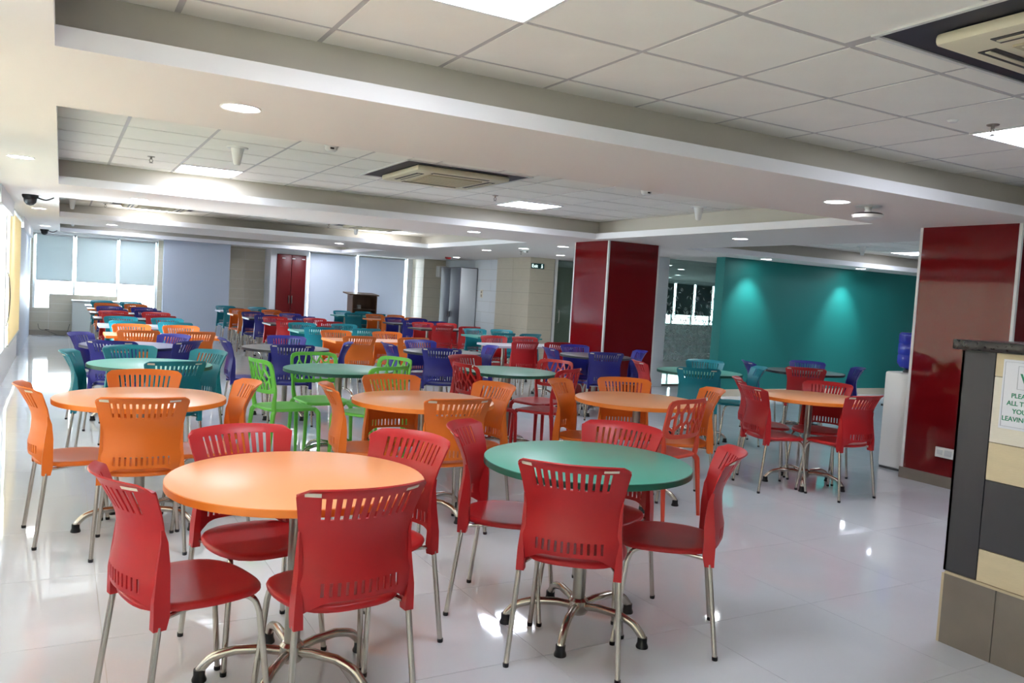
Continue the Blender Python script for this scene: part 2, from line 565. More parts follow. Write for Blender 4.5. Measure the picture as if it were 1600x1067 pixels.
def blind(x0, x1, z0, z1, m, label, group, y=YB - 0.03):
    t = empty('roller_blind', ((x0 + x1) / 2, y, z0))
    tagk(t, label, 'blind', group)
    w = (x1 - x0) / 2
    boxo('fabric', -w, w, -0.002, 0.002, 0.02, z1 - z0 - 0.03, m, t)
    boxo('bottom_bar', -w, w, -0.01, 0.01, 0.0, 0.024, 'mullion', t, 0.003)
    bm = bmesh.new()
    tube(bm, [(-w, 0, z1 - z0 - 0.03), (w, 0, z1 - z0 - 0.03)], 0.028, 10)
    obj('roller_tube', bm_mesh(bm, 'roller_tube', 'mullion', 40), t)
for k, (a, b) in enumerate(((-0.49, 0.23), (0.30, 1.12), (1.18, 1.94))):
    blind(a, b, 1.21, 2.27, 'blind_grey', ['leftmost', 'middle', 'rightmost'][k] + ' of three half-lowered grey blinds on the far left window', 'grey blinds on the far left window')
for k, (a, b) in enumerate(((5.60, 6.83), (6.90, 8.22))):
    blind(a, b, 0.12, 2.32, 'blind_white', ['fully lowered white blind beside the red door', 'fully lowered white blind behind the wooden lectern'][k], 'white blinds on the far right window')
for k, (a, b) in enumerate(((15.55, 16.85), (16.95, 17.78), (17.88, 18.64), (18.74, 19.47), (19.57, 20.45))):
    blind(a, b, 1.16, 2.25, 'blind_dark', 'dark backlit blind in the room behind the glass, number %s from its left' % ['one', 'two', 'three', 'four', 'five'][k], 'dark blinds behind the glass partition')
# cream blinds on the left wall
for yc, hw, z0, lb in ((14.07, 1.60, 0.42, 'last on the left window wall'), (8.4, 1.48, 0.42, 'third on the left window wall'), (4.9, 1.48, 0.42, 'second on the left window wall'), (1.4, 1.48, 0.42, 'on the window beside the camera'), (-2.1, 1.48, 0.42, 'on the window behind the camera')):
    t = empty('roller_blind', (XL + 0.03, yc, z0))
    tagk(t, 'cream roller blind fully lowered, ' + lb, 'blind', 'cream blinds on the left wall')
    hz = 2.24 - z0
    boxo('fabric', -0.002, 0.002, -hw, hw, 0.02, hz, 'blind_butter' if yc > 12 else 'blind_cream', t)
    boxo('bottom_bar', -0.01, 0.01, -hw, hw, 0.0, 0.024, 'mullion', t, 0.003)
    bm = bmesh.new(); tube(bm, [(0, -hw, hz), (0, hw, hz)], 0.028, 10)
    obj('roller_tube', bm_mesh(bm, 'roller_tube', 'mullion', 40), t)

# red door on the far wall
d = empty('door_1', (4.77, YB - 0.03, 0))
tagk(d, 'dark red double door in the far wall', 'door', kind='structure')
for k in (0, 1):
    lf = boxo('door_leaf', 0.01 + k * 0.37, 0.37 + k * 0.37, 0, 0.045, 0.01, 2.19, 'red_door', d, 0.004)
    boxo('handle', 0.32 + k * 0.075, 0.34 + k * 0.075, -0.04, 0.0, 0.95, 1.15, 'steel', lf, 0.003)
for k in range(3):
    boxo('hinge_plate', 0.13 + k * 0.25, 0.21 + k * 0.25, -0.006, 0.0, 2.08, 2.105, 'white_plastic', d)

# ---- far right corner: tiled column, white side wall, beige column and wall
c = boxo('wall_column', 8.47, 9.1, 20.1, YB, 0, SOF, 'beige_joint')
tagk(c, 'beige tiled column beside the far window', 'column', kind='structure')
tile_face(c, (8.47, 20.1), (1, 0), 0.63, 0, SOF, 0.6, 0.26, 'beige_tile')
tile_face(c, (8.47, YB), (0, -1), 0.80, 0, SOF, 0.8, 0.26, 'beige_tile')
ws = boxo('wall_side', 9.1, 9.3, 15.0, YB, 0, 2.6, 'beige_joint')
tagk(ws, 'white tiled wall beside the tall locker', 'wall', kind='structure')
mat('white_tile', srgb(214, 220, 224), 0.3)
tile_face(ws, (9.1, 20.1), (0, -1), 3.7, 0, SOF, 0.9, 0.26, 'white_tile', off=0.45)
c = boxo('wall_column', 8.72, 9.1, 14.9, 16.4, 0, SOF, 'beige_joint')
tagk(c, 'beige tiled column carrying the exit sign', 'column', kind='structure')
tile_face(c, (8.72, 16.4), (0, -1), 1.5, 0, SOF, 0.75, 0.26, 'beige_tile')
tile_face(c, (8.72, 14.9), (1, 0), 0.60, 0, SOF, 0.6, 0.26, 'beige_tile')
c = boxo('wall_front', 9.1, 9.32, 14.9, 15.0, 0, SOF, 'beige_joint')
tagk(c, 'short return wall beside the glass door', 'wall', kind='structure')
# glass door beside the exit wall
d = empty('door_2', (9.34, 14.92, 0))
tagk(d, 'frameless glass door next to the exit sign wall', 'door', kind='structure')
boxo('door_frame', 0, 0.06, -0.03, 0.03, 0, SOF, 'trim_white', d)
boxo('pane', 0.06, 1.0, -0.006, 0.006, 0.01, SOF - 0.02, 'partition_glass', d)
bm = bmesh.new(); tube(bm, smoothpts([(0.14, -0.01, 0.95), (0.14, -0.06, 0.98), (0.14, -0.06, 1.2), (0.14, -0.01, 1.23)]), 0.012, 8)
obj('handle', bm_mesh(bm, 'handle', 'steel', 40), d)
wx = boxo('wall_corridor', 9.34, 13.0, 18.6, 18.8, 0, 2.6, 'beige_tile')
tagk(wx, 'corridor wall behind the glass door', 'wall', kind='structure')

# ---- red glass columns
def red_col(n, x0, x1, y0, y1, label):
    b = boxo(n, x0 + 0.02, x1 - 0.02, y0 + 0.02, y1 - 0.02, 0, SOF, 'trim_white')
    tagk(b, label, 'column', kind='structure')
    e = 0.022
    for (a0, a1, b0, b1) in ((x0, x0 + 0.012, y0 + e, y1 - e), (x1 - 0.012, x1, y0 + e, y1 - e), (x0 + e, x1 - e, y0, y0 + 0.012), (x0 + e, x1 - e, y1 - 0.012, y1)):
        boxo('panel', a0, a1, b0, b1, 0.10, SOF, 'red_glass', b)
    for sx in (0, 1):
        for sy in (0, 1):
            X = (x0 - 0.004, x0 + 0.022) if not sx else (x1 - 0.022, x1 + 0.004)
            Y = (y0 - 0.004, y0 + 0.022) if not sy else (y1 - 0.022, y1 + 0.004)
            boxo('corner_trim', *X, *Y, 0.10, SOF, 'trim_white', b)
    boxo('skirting', x0 - 0.012, x1 + 0.012, y0 - 0.012, y1 + 0.012, 0, 0.10, 'plinth', b)
    return b
red_col('wall_column', 6.62, 7.52, 9.2, 10.05, 'glossy dark red clad column before the glass partition')
c2 = red_col('wall_column', 6.90, 7.80, 3.82, 4.72, 'glossy red clad column beside the water dispenser')
# socket on the near red column
so = empty('socket', (6.886, 4.30, 0.31))
tagk(so, 'white double socket plate low on the red column', 'socket')
boxo('plate', -0.012, 0.0, -0.09, 0.085, -0.045, 0.045, 'white_plastic', so, 0.003)
boxo('rocker', -0.018, -0.010, -0.07, -0.005, -0.025, 0.025, 'mullion', so, 0.002)
boxo('outlet', -0.016, -0.010, 0.015, 0.065, -0.022, 0.022, 'mullion', so, 0.002)

# ---- glass partition with white pillar, teal wall
c = boxo('wall_pillar', 9.05, 9.52, 11.35, 11.6, 0, SOF, 'trim_white')
tagk(c, 'white tiled pillar at the edge of the glass partition', 'pillar', kind='structure')
tile_face(c, (9.05, 11.35), (1, 0), 0.47, 0, SOF, 0.47, 0.3, 'white_tile')
gp = empty('wall_glass', (9.52, 11.45, 0))
tagk(gp, 'glass partition with a triangle lattice film between pillar and teal wall', 'partition', kind='structure')
for k in range(2):
    boxo('pane', 0.02 + k * 1.25, 1.265 + k * 1.25 + 0.15 * k, -0.006, 0.006, 0.03, SOF - 0.01, 'partition_glass', gp)
boxo('rail', 0, 2.8, -0.03, 0.03, 0, 0.03, 'steel', gp)
boxo('jamb', 0, 0.02, -0.03, 0.03, 0, SOF, 'mullion', gp)
# triangle lattice film (joined strips on the pane)
bm = bmesh.new()
def strip(p, q, w):
    a, b_ = Vector(p), Vector(q)
    dd = (b_ - a).normalized(); nn = Vector((-dd.y, dd.x)) * w / 2
    ps = [a + nn, b_ + nn, b_ - nn, a - nn]
    lo = [bm.verts.new((v.x, -0.0105, v.y)) for v in ps]
    hi = [bm.verts.new((v.x, -0.0075, v.y)) for v in ps]
    bm.faces.new(lo); bm.faces.new(hi[::-1])
    for k in range(4):
        bm.faces.new((lo[k], hi[k], hi[(k + 1) % 4], lo[(k + 1) % 4]))
S = 0.16; Hh = S * math.sqrt(3) / 2
def tri(a, b_, c_, sh):
    cen = (Vector(a) + Vector(b_) + Vector(c_)) / 3
    ps = [cen + (Vector(p) - cen) * sh for p in (a, b_, c_)]
    lo = [bm.verts.new((v.x, -0.0105, v.y)) for v in ps]
    hi = [bm.verts.new((v.x, -0.0075, v.y)) for v in ps]
    bm.faces.new(lo); bm.faces.new(hi[::-1])
    for k in range(3):
        bm.faces.new((lo[k], hi[k], hi[(k + 1) % 3], lo[(k + 1) % 3]))
def film(z0, z1):
    rows = int((z1 - z0) / Hh)
    for r_ in range(rows):
        z = z0 + r_ * Hh
        zf = (z - z0) / (z1 - z0)
        keep = 1.0 if z < 1.05 else 0.75 * (1 - zf) + 0.12
        sh0 = 0.74 if z < 1.05 else 0.74 - 0.35 * zf
        for k in range(-1, 17):
            x = 0.05 + k * S + (S / 2 if r_ % 2 else 0)
            for base in (((x, z), (x + S, z), (x + S / 2, z + Hh)), ((x + S / 2, z + Hh), (x + S * 1.5, z + Hh), (x + S, z))):
                if min(p[0] for p in base) < 0.03 or max(p[0] for p in base) > 2.6: continue
                c0 = tuple(sum(p[i] for p in base) / 3 for i in (0, 1))
                for i in range(3):
                    if random.random() < keep:
                        tri(base[i], base[(i + 1) % 3], c0, sh0)
film(0.45, 1.95)
fm = obj('film_lattice', bm_mesh(bm, 'film_lattice', 'film'), gp)
tagk(fm, kind='stuff')
boxo('frost_band', 0.03, 2.5, -0.0072, -0.0062, 0.30, 0.45, 'film', gp)
wx = boxo('wall_inner', 12.32, XR, 11.40, 11.55, 0, 2.6, 'wall_white')
tagk(wx, 'white wall continuing from the glass partition', 'wall', kind='structure')
tw = boxo('wall_teal', 9.56, 16.2, 10.0, 10.2, 0.12, SOF, 'teal_wall')
tagk(tw, 'long matt teal accent wall', 'wall', kind='structure')
tb = boxo('baseboard_teal', 9.55, 16.2, 9.99, 10.21, 0, 0.12, 'beige_tile')
tagk(tb, 'beige skirting under the teal wall', 'skirting', kind='structure')
wr = boxo('wall_right', 16.0, 16.2, YN, 10.0, 0, 2.6, 'wall_white')
tagk(wr, 'white right hand wall hidden behind the red column', 'wall', kind='structure')
we = boxo('wall_end', XR, XR + 0.2, 10.0, 22.0, 0, 2.6, 'wall_white')
tagk(we, 'end wall of the room behind the glass', 'wall', kind='structure')
wn = boxo('wall_near', XL - 0.3, XR, YN - 0.2, YN, 0, 2.85, 'wall_white')
tagk(wn, 'white wall behind the camera', 'wall', kind='structure')

# ================================================================== SERVING COUNTER (right)
ct = empty('serving_counter', (3.59, 2.20, 0))
tagk(ct, 'tiled serving counter with black granite top at the right edge', 'counter')
boxo('core', 0.012, 0.60, -1.75, -0.012, 0.0, 1.355, 'beige_joint', ct)
boxo('countertop', -0.035, 0.65, -1.78, 0.03, 1.355, 1.40, 'granite', ct, 0.006)
boxo('panel', 0.0, 0.012, -0.15, -0.0, 0.335, 1.352, 'charcoal', ct)
boxo('panel', 0.0, 0.60, -0.012, 0.0, 0.335, 1.352, 'charcoal', ct)
rowsz = [(0.335, 0.478, 'cream_rough'), (0.482, 0.788, 'charcoal'), (0.792, 0.957, 'cream_rough'), (0.961, 1.248, 'cream_pale'), (1.252, 1.352, 'cream_rough')]
for z0, z1, m in rowsz:
    y = -0.154
    for L in (0.55, 0.55, 0.49):
        boxo('tile', 0.001 if m != 'charcoal' else 0.0, 0.012, y - L + 0.003, y, z0, z1, m, ct)
        y -= L
y = -0.012
for L in (0.238, 0.5, 0.5, 0.5):
    boxo('plinth_tile', -0.008, 0.012, y - L + 0.003, y, 0.0, 0.322, 'plinth', ct)
    y -= L
boxo('plinth_tile', -0.008, 0.60, -0.012, 0.0, 0.0, 0.322, 'plinth_edge', ct)
boxo('plinth_ledge', -0.008, 0.012, -1.75, -0.012, 0.322, 0.333, 'plinth_edge', ct)
# notice sheet
ns = empty('notice', (3.586, 2.008, 1.03))
tagk(ns, 'white paper notice with green lettering on the counter side', 'sign')
boxo('sheet', -0.004, 0.0, -0.32, 0.0, 0.0, 0.30, 'sign_paper', ns)
def frame_lines(y0, y1, z0, z1, w, m, nm):
    b = bmesh.new()
    for a in ((y0, y1, z0, z0 + w), (y0, y1, z1 - w, z1), (y0, y0 + w, z0, z1), (y1 - w, y1, z0, z1)):
        abox(b, -0.0052, -0.004, *a)
    obj(nm, bm_mesh(b, nm, m), ns)
frame_lines(-0.305, -0.008, 0.01, 0.29, 0.0012, 'sign_line', 'border')
frame_lines(-0.265, -0.064, 0.175, 0.275, 0.0014, 'sign_line', 'logo_box')
def text_mesh(txt, size, m, nm, parent, loc, rot, align='LEFT', ext=0.0006, bold=0.0):
    cu = bpy.data.curves.new(nm, 'FONT')
    cu.body = txt
    cu.size = size
    cu.extrude = ext
    cu.offset = bold
    cu.align_x = align
    to = bpy.data.objects.new(nm + '_tmp', cu)
    col.objects.link(to)
    bpy.context.view_layer.update()
    me = bpy.data.meshes.new_from_object(to.evaluated_get(bpy.context.evaluated_depsgraph_get()))
    bpy.data.objects.remove(to)
    me.materials.clear()
    me.materials.append(MATS[m])
    return obj(nm, me, parent, loc, rot)
# text faces -X : local x of text runs towards -Y
TR = (R(90), 0, R(-90))
text_mesh('V', 0.09, 'sign_green', 'logo_letter', ns, (-0.0055, -0.074, 0.182), TR)
for tx, y, z in (('PLEA', -0.044, 0.137), ('ALL TR', -0.028, 0.104), ('YOU', -0.054, 0.070), ('LEAVING', -0.012, 0.036)):
    text_mesh(tx, 0.028, 'sign_green', 'lettering', ns, (-0.0055, y, z), TR, bold=0.0004)

# ================================================================== CHAIRS
def interp(tab, x):
    for (x0, y0), (x1, y1) in zip(tab, tab[1:]):
        if x <= x1:
            t = max(0, (x - x0) / (x1 - x0))
            t = t * t * (3 - 2 * t) * 0.5 + t * 0.5
            return y0 + (y1 - y0) * t
    return tab[-1][1]
WID = [(0.40, 0.188), (0.50, 0.192), (0.58, 0.188), (0.66, 0.190), (0.76, 0.205), (0.86, 0.230)]
YC = [(0.40, -0.200), (0.47, -0.232), (0.52, -0.238), (0.60, -0.222), (0.68, -0.218), (0.76, -0.245), (0.86, -0.305)]
SAG = [(0.40, 0.045), (0.55, 0.05), (0.68, 0.055), (0.86, 0.085)]
def back_pt(s, z):
    return Vector((s * interp(WID, z), interp(YC, z) + interp(SAG, z) * s * s, z))
def backrest_mesh(cname):
    bm = bmesh.new()
    cs = [i * 0.134 for i in range(-5, 6)]
    us = [-1.0, -0.95, -0.86]
    for c_ in cs: us += [c_ - 0.026, c_ + 0.026]
    us += [0.86, 0.95, 1.0]
    zs = [None, 0.492, 0.536, 0.58, 0.62, 0.66, 0.70, 0.742, 0.822, 0.842, None]
    grid = []
    for j, z in enumerate(zs):
        row = []
        for s in us:
            a = abs(s)
            if j == 0:
                zz = 0.476 - 0.055 * max(0, (a - 0.45) / 0.55) ** 2
            elif j == len(zs) - 1:
                zz = 0.850 + 0.008 * (1 - s * s) - 0.022 * max(0, (a - 0.84) / 0.16) ** 2
            elif j == len(zs) - 2:
                zz = 0.842 - 0.012 * max(0, (a - 0.84) / 0.16) ** 2
            else:
                zz = z
            p = back_pt(s, zz)
            if j == len(zs) - 1: p.y -= 0.012
            row.append(bm.verts.new(p))
        grid.append(row)
    for j in range(len(zs) - 1):
        for i in range(len(us) - 1):
            mid = (us[i] + us[i + 1]) / 2
            slot = any(abs(mid - c_) < 0.01 for c_ in cs)
            if slot and j in (1, 7): continue
            bm.faces.new((grid[j][i], grid[j][i + 1], grid[j + 1][i + 1], grid[j + 1][i]))
    bmesh.ops.recalc_face_normals(bm, faces=bm.faces[:])
    # solidify by hand: push a copy backwards
    bmesh.ops.solidify(bm, geom=bm.faces[:], thickness=0.006)
    # side rails that carry the leg sockets
    for sg in (-1, 1):
        prof = [(0.70, 0.004, 0.010), (0.66, 0.010, 0.022), (0.58, 0.016, 0.040), (0.48, 0.024, 0.050), (0.43, 0.030, 0.050), (0.388, 0.032, 0.040)]
        rings = []
        for z, w, d_ in prof:
            e = back_pt(1, z)
            x0 = e.x - w * 0.3
            x1 = e.x + w * 0.7
            yb = e.y - 0.012 if z > 0.45 else -0.197
            rings.append([bm.verts.new((sg * x, y, z)) for x, y in ((x0, yb), (x1, yb), (x1, yb + d_), (x0, yb + d_))])
        for a_, b_ in zip(rings, rings[1:]):
            for k in range(4):
                bm.faces.new((a_[k], a_[(k + 1) % 4], b_[(k + 1) % 4], b_[k]))
        bm.faces.new(rings[0]); bm.faces.new(rings[-1])
    return bm_mesh(bm, 'backrest', cname, 35)
def seat_mesh(cname, w=0.215, d_=0.215, z=0.452, ex=2.9):
    bm = bmesh.new()
    N = 36
    rings = []
    for f, dz in ((0.3, -0.011), (0.6, -0.008), (0.85, -0.002), (0.95, -0.001), (0.985, -0.005), (1.0, -0.013), (0.985, -0.022), (0.93, -0.026)):
        ring = []
        for k in range(N):
            a = 2 * math.pi * k / N
            ca, sa = math.cos(a), math.sin(a)
            rr = (abs(ca) ** ex + abs(sa) ** ex) ** (-1 / ex)
            x, y = w * rr * ca * f, d_ * rr * sa * f
            x *= 1 - 0.10 * (-y / d_ if y < 0 else 0)
            fr = max(0, y / d_)
            ring.append(bm.verts.new((x, y, z + dz - 0.012 * fr ** 3)))
        rings.append(ring)
    top = bm.verts.new((0, 0, z - 0.012))
    bot = bm.verts.new((0, 0, z - 0.028))
    for k in range(N):
        bm.faces.new((top, rings[0][k], rings[0][(k + 1) % N]))
        bm.faces.new((bot, rings[-1][(k + 1) % N], rings[-1][k]))
    for a_, b_ in zip(rings, rings[1:]):
        for k in range(N):
            bm.faces.new((a_[k], b_[k], b_[(k + 1) % N], a_[(k + 1) % N]))
    return bm_mesh(bm, 'seat', cname, 50)
LEGM = {}
def leg_mesh(sg, front):
    k = (sg, front)
    if k not in LEGM:
        bm = bmesh.new()
        if front:
            pts = [(sg * 0.205, 0.205, 0.012), (sg * 0.178, 0.168, 0.36), (sg * 0.172, 0.150, 0.405), (sg * 0.160, 0.115, 0.424), (sg * 0.14, 0.05, 0.426)]
            pts = [pts[0]] + smoothpts(pts[1:], 4)
        else:
            pts = [(sg * 0.222, -0.225, 0.012), (sg * 0.200, -0.178, 0.40), (sg * 0.196, -0.172, 0.43)]
        tube(bm, pts, 0.0108, 10)
        LEGM[k] = bm_mesh(bm, 'leg', 'chrome', 45)
    return LEGM[k]
_b = bmesh.new(); lathe(_b, [(0, 0), (0.0115, 0), (0.0125, 0.004), (0.0125, 0.016), (0, 0.016)], 10)
CAPM = bm_mesh(_b, 'foot_cap', 'black_plastic', 40)
_b = bmesh.new()
tube(_b, smoothpts([(-0.14, 0.06, 0.424), (-0.15, -0.05, 0.420), (-0.185, -0.165, 0.415)]), 0.009, 8)
tube(_b, smoothpts([(0.14, 0.06, 0.424), (0.15, -0.05, 0.420), (0.185, -0.165, 0.415)]), 0.009, 8)
tube(_b, [(-0.145, 0.03, 0.423), (0.145, 0.03, 0.423)], 0.009, 8)
tube(_b, [(-0.165, -0.10, 0.418), (0.165, -0.10, 0.418)], 0.009, 8)
FRAMEM = bm_mesh(_b, 'frame', 'chrome', 45)
def sticker_mesh(s0, s1, z0, z1):
    bm = bmesh.new()
    a = [back_pt(s, z) + Vector((0, -0.0098, 0)) for z in (z0, z1) for s in (s0, (s0 + s1) / 2, s1)]
    v = [bm.verts.new(p) for p in a]
    w = [bm.verts.new(p + Vector((0, 0.002, 0))) for p in a]
    for k in range(2):
        bm.faces.new((v[k], v[k + 1], v[k + 4], v[k + 3]))
        bm.faces.new((w[k + 1], w[k], w[k + 3], w[k + 4]))
    return bm_mesh(bm, 'sticker', 'sticker')
STK = [sticker_mesh(-0.92, -0.72, 0.824, 0.838), sticker_mesh(0.55, 0.80, 0.826, 0.836)]
BODY = {}
def slot_chair(color, x, y, ang, label, group, detail=2):
    """ang: direction the chair faces, degrees (0=+X, 90=+Y)"""
    cn = 'chair_' + color
    if cn not in BODY:
        BODY[cn] = (seat_mesh(cn), backrest_mesh(cn))
    t = empty('slotted_chair', (x, y, 0), R(ang - 90))
    tagk(t, label, 'chair', group)
    obj('seat', BODY[cn][0], t)
    bk = obj('backrest', BODY[cn][1], t)
    for sg in (-1, 1):
        for fr in (True, False):
            lg = obj('leg', leg_mesh(sg, fr), t)
            if detail >= 1:
                p = (sg * 0.2055, 0.2055, 0) if fr else (sg * 0.2225, -0.226, 0)
                obj('foot_cap', CAPM, lg, p)
    if detail >= 1:
        obj('frame', FRAMEM, t)
        for m in STK: obj('sticker', m, bk)
    return t

# lattice-back chair
def clip(poly, n, d_):
    out = []
    for i in range(len(poly)):
        a, b = poly[i], poly[(i + 1) % len(poly)]
        da, db = n[0] * a[0] + n[1] * a[1] - d_, n[0] * b[0] + n[1] * b[1] - d_
        if da <= 0: out.append(a)
        if (da < 0 < db) or (db < 0 < da):
            t = da / (da - db)
            out.append((a[0] + (b[0] - a[0]) * t, a[1] + (b[1] - a[1]) * t))
    return out
def lattice_surf(x, z):
    w = 0.225
    lean = -0.205 - max(0, z - 0.45) * 0.20
    return Vector((x, lean + 0.055 * (x / w) ** 2, z))
def lattice_mesh(cname):
    rnd = random.Random(4)
    x0, x1, z0, z1 = -0.20, 0.20, 0.595, 0.825
    pts = []
    while len(pts) < 19:
        p = (rnd.uniform(x0, x1), rnd.uniform(z0, z1))
        if all(math.hypot((p[0] - q[0]) / 0.05, (p[1] - q[1]) / 0.085) > 0.82 for q in pts): pts.append(p)
    bm = bmesh.new()
    def V(p): return bm.verts.new(lattice_surf(*p))
    for i, p in enumerate(pts):
        poly = [(x0, z0), (x1, z0), (x1, z1), (x0, z1)]
        for j, q in enumerate(pts):
            if i == j: continue
            n = ((q[0] - p[0]), (q[1] - p[1]) * 0.30)
            m = ((p[0] + q[0]) / 2, (p[1] + q[1]) / 2)
            poly = clip(poly, n, n[0] * m[0] + n[1] * m[1])
            if len(poly) < 3: break
        if len(poly) < 3: continue
        cx, cz = sum(a[0] for a in poly) / len(poly), sum(a[1] for a in poly) / len(poly)
        area = abs(sum(poly[k][0] * poly[(k + 1) % len(poly)][1] - poly[(k + 1) % len(poly)][0] * poly[k][1] for k in range(len(poly)))) / 2
        inset = poly
        for k in range(len(poly)):
            a, b = poly[k], poly[(k + 1) % len(poly)]
            ex, ez = b[0] - a[0], b[1] - a[1]
            L = math.hypot(ex, ez)
            if L < 1e-6: continue
            n = (ez / L, -ex / L)
            if n[0] * (cx - a[0]) + n[1] * (cz - a[1]) > 0: n = (-n[0], -n[1])
            inset = clip(inset, n, n[0] * a[0] + n[1] * a[1] - 0.0065)
            if len(inset) < 3: break
        if len(inset) < 3 or area < 2e-4:
            bm.faces.new([V(a) for a in poly]); continue
        # match inset ring to outer ring by fanning around the centre
        ang = lambda a: math.atan2(a[1] - cz, a[0] - cx)
        K = 24
        def hit(pl, th):
            dx, dz = math.cos(th), math.sin(th)
            best = None
            for k in range(len(pl)):
                a, b = pl[k], pl[(k + 1) % len(pl)]
                ex, ez = b[0] - a[0], b[1] - a[1]
                den = dx * ez - dz * ex
                if abs(den) < 1e-9: continue
                t = ((a[0] - cx) * ez - (a[1] - cz) * ex) / den
                u_ = ((a[0] - cx) * dz - (a[1] - cz) * dx) / den
                if t > 0 and -1e-6 <= u_ <= 1 + 1e-6 and (best is None or t < best): best = t
            return None if best is None else (cx + dx * best, cz + dz * best)
        angs = sorted({round(ang(a), 5) for a in poly} | {round(ang(a), 5) for a in inset})
        ro = [hit(poly, a) for a in angs]; ri = [hit(inset, a) for a in angs]
        if None in ro or None in ri:
            bm.faces.new([V(a) for a in poly]); continue
        vo, vi = [V(a) for a in ro], [V(a) for a in ri]
        n_ = len(angs)
        for k in range(n_):
            bm.faces.new((vo[k], vo[(k + 1) % n_], vi[(k + 1) % n_], vi[k]))
    # solid rim
    def rimpt(k, N, grow):
        a = 2 * math.pi * k / N
        ca, sa = math.cos(a), math.sin(a)
        rr = (abs(ca) ** 7 + abs(sa) ** 7) ** (-1 / 7)
        return (ca * rr * (0.20 + grow), (z0 + z1) / 2 + sa * rr * ((z1 - z0) / 2 + grow))
    N = 48
    ri = [V(rimpt(k, N, -0.006)) for k in range(N)]
    ro = [V(rimpt(k, N, 0.024)) for k in range(N)]
    for k in range(N):
        bm.faces.new((ri[k], ri[(k + 1) % N], ro[(k + 1) % N], ro[k]))
    flat = [[v.co.copy() for v in f.verts] for f in bm.faces]
    bm.clear()
    for ps in flat:
        A = [bm.verts.new(p) for p in ps]
        B = [bm.verts.new(p + Vector((0, -0.013, 0))) for p in ps]
        bm.faces.new(A); bm.faces.new(B[::-1])
        for k in range(len(ps)):
            bm.faces.new((A[k], B[k], B[(k + 1) % len(ps)], A[(k + 1) % len(ps)]))
    # uprights joining the seat
    for sg in (-1, 1):
        tube(bm, smoothpts([(sg * 0.185, -0.185, 0.435), (sg * 0.196, -0.192, 0.50), (sg * 0.205, -0.188, 0.585), (sg * 0.212, -0.198, 0.66)]), [0.02, 0.0195, 0.019, 0.0185, 0.018, 0.017, 0.016, 0.015, 0.014, 0.013, 0.012, 0.011, 0.010], 10)
    return bm_mesh(bm, 'backrest', cname, 40)
LBODY = {}
LLEG = {}
def lattice_chair(color, x, y, ang, label, group):
    cn = 'chair_' + color
    if cn not in LBODY:
        LBODY[cn] = (seat_mesh(cn, 0.225, 0.225, 0.452, 4.5), lattice_mesh(cn))
        for sg in (-1, 1):
            for fr in (1, -1):
                bm = bmesh.new()
                tube(bm, smoothpts([(sg * 0.215, fr * 0.225 - 0.01, 0.0), (sg * 0.205, fr * 0.205, 0.36), (sg * 0.198, fr * 0.195, 0.41), (sg * 0.18, fr * 0.175, 0.436)], 3), [0.0125, 0.0145, 0.0165, 0.0185, 0.019, 0.0195, 0.02, 0.02, 0.019, 0.017], 10)
                LLEG[(cn, sg, fr)] = bm_mesh(bm, 'leg', cn, 45)
    t = empty('lattice_chair', (x, y, 0), R(ang - 90))
    tagk(t, label, 'chair', group)
    obj('seat', LBODY[cn][0], t)
    bk = obj('backrest', LBODY[cn][1], t)
    for sg in (-1, 1):
        for fr in (1, -1):
            obj('leg', LLEG[(cn, sg, fr)], t)
    if color != 'lime':
        if 'dot' not in LBODY:
            b = bmesh.new()
            lathe(b, [(0, 0.0), (0.012, 0.0), (0.012, 0.002), (0, 0.002)], 12)
            LBODY['dot'] = bm_mesh(b, 'sticker', 'sticker')
        p = lattice_surf(0.17, 0.838)
        obj('sticker', LBODY['dot'], bk, (p.x, p.y - 0.0145, p.z), (R(82), 0, 0))
    return t

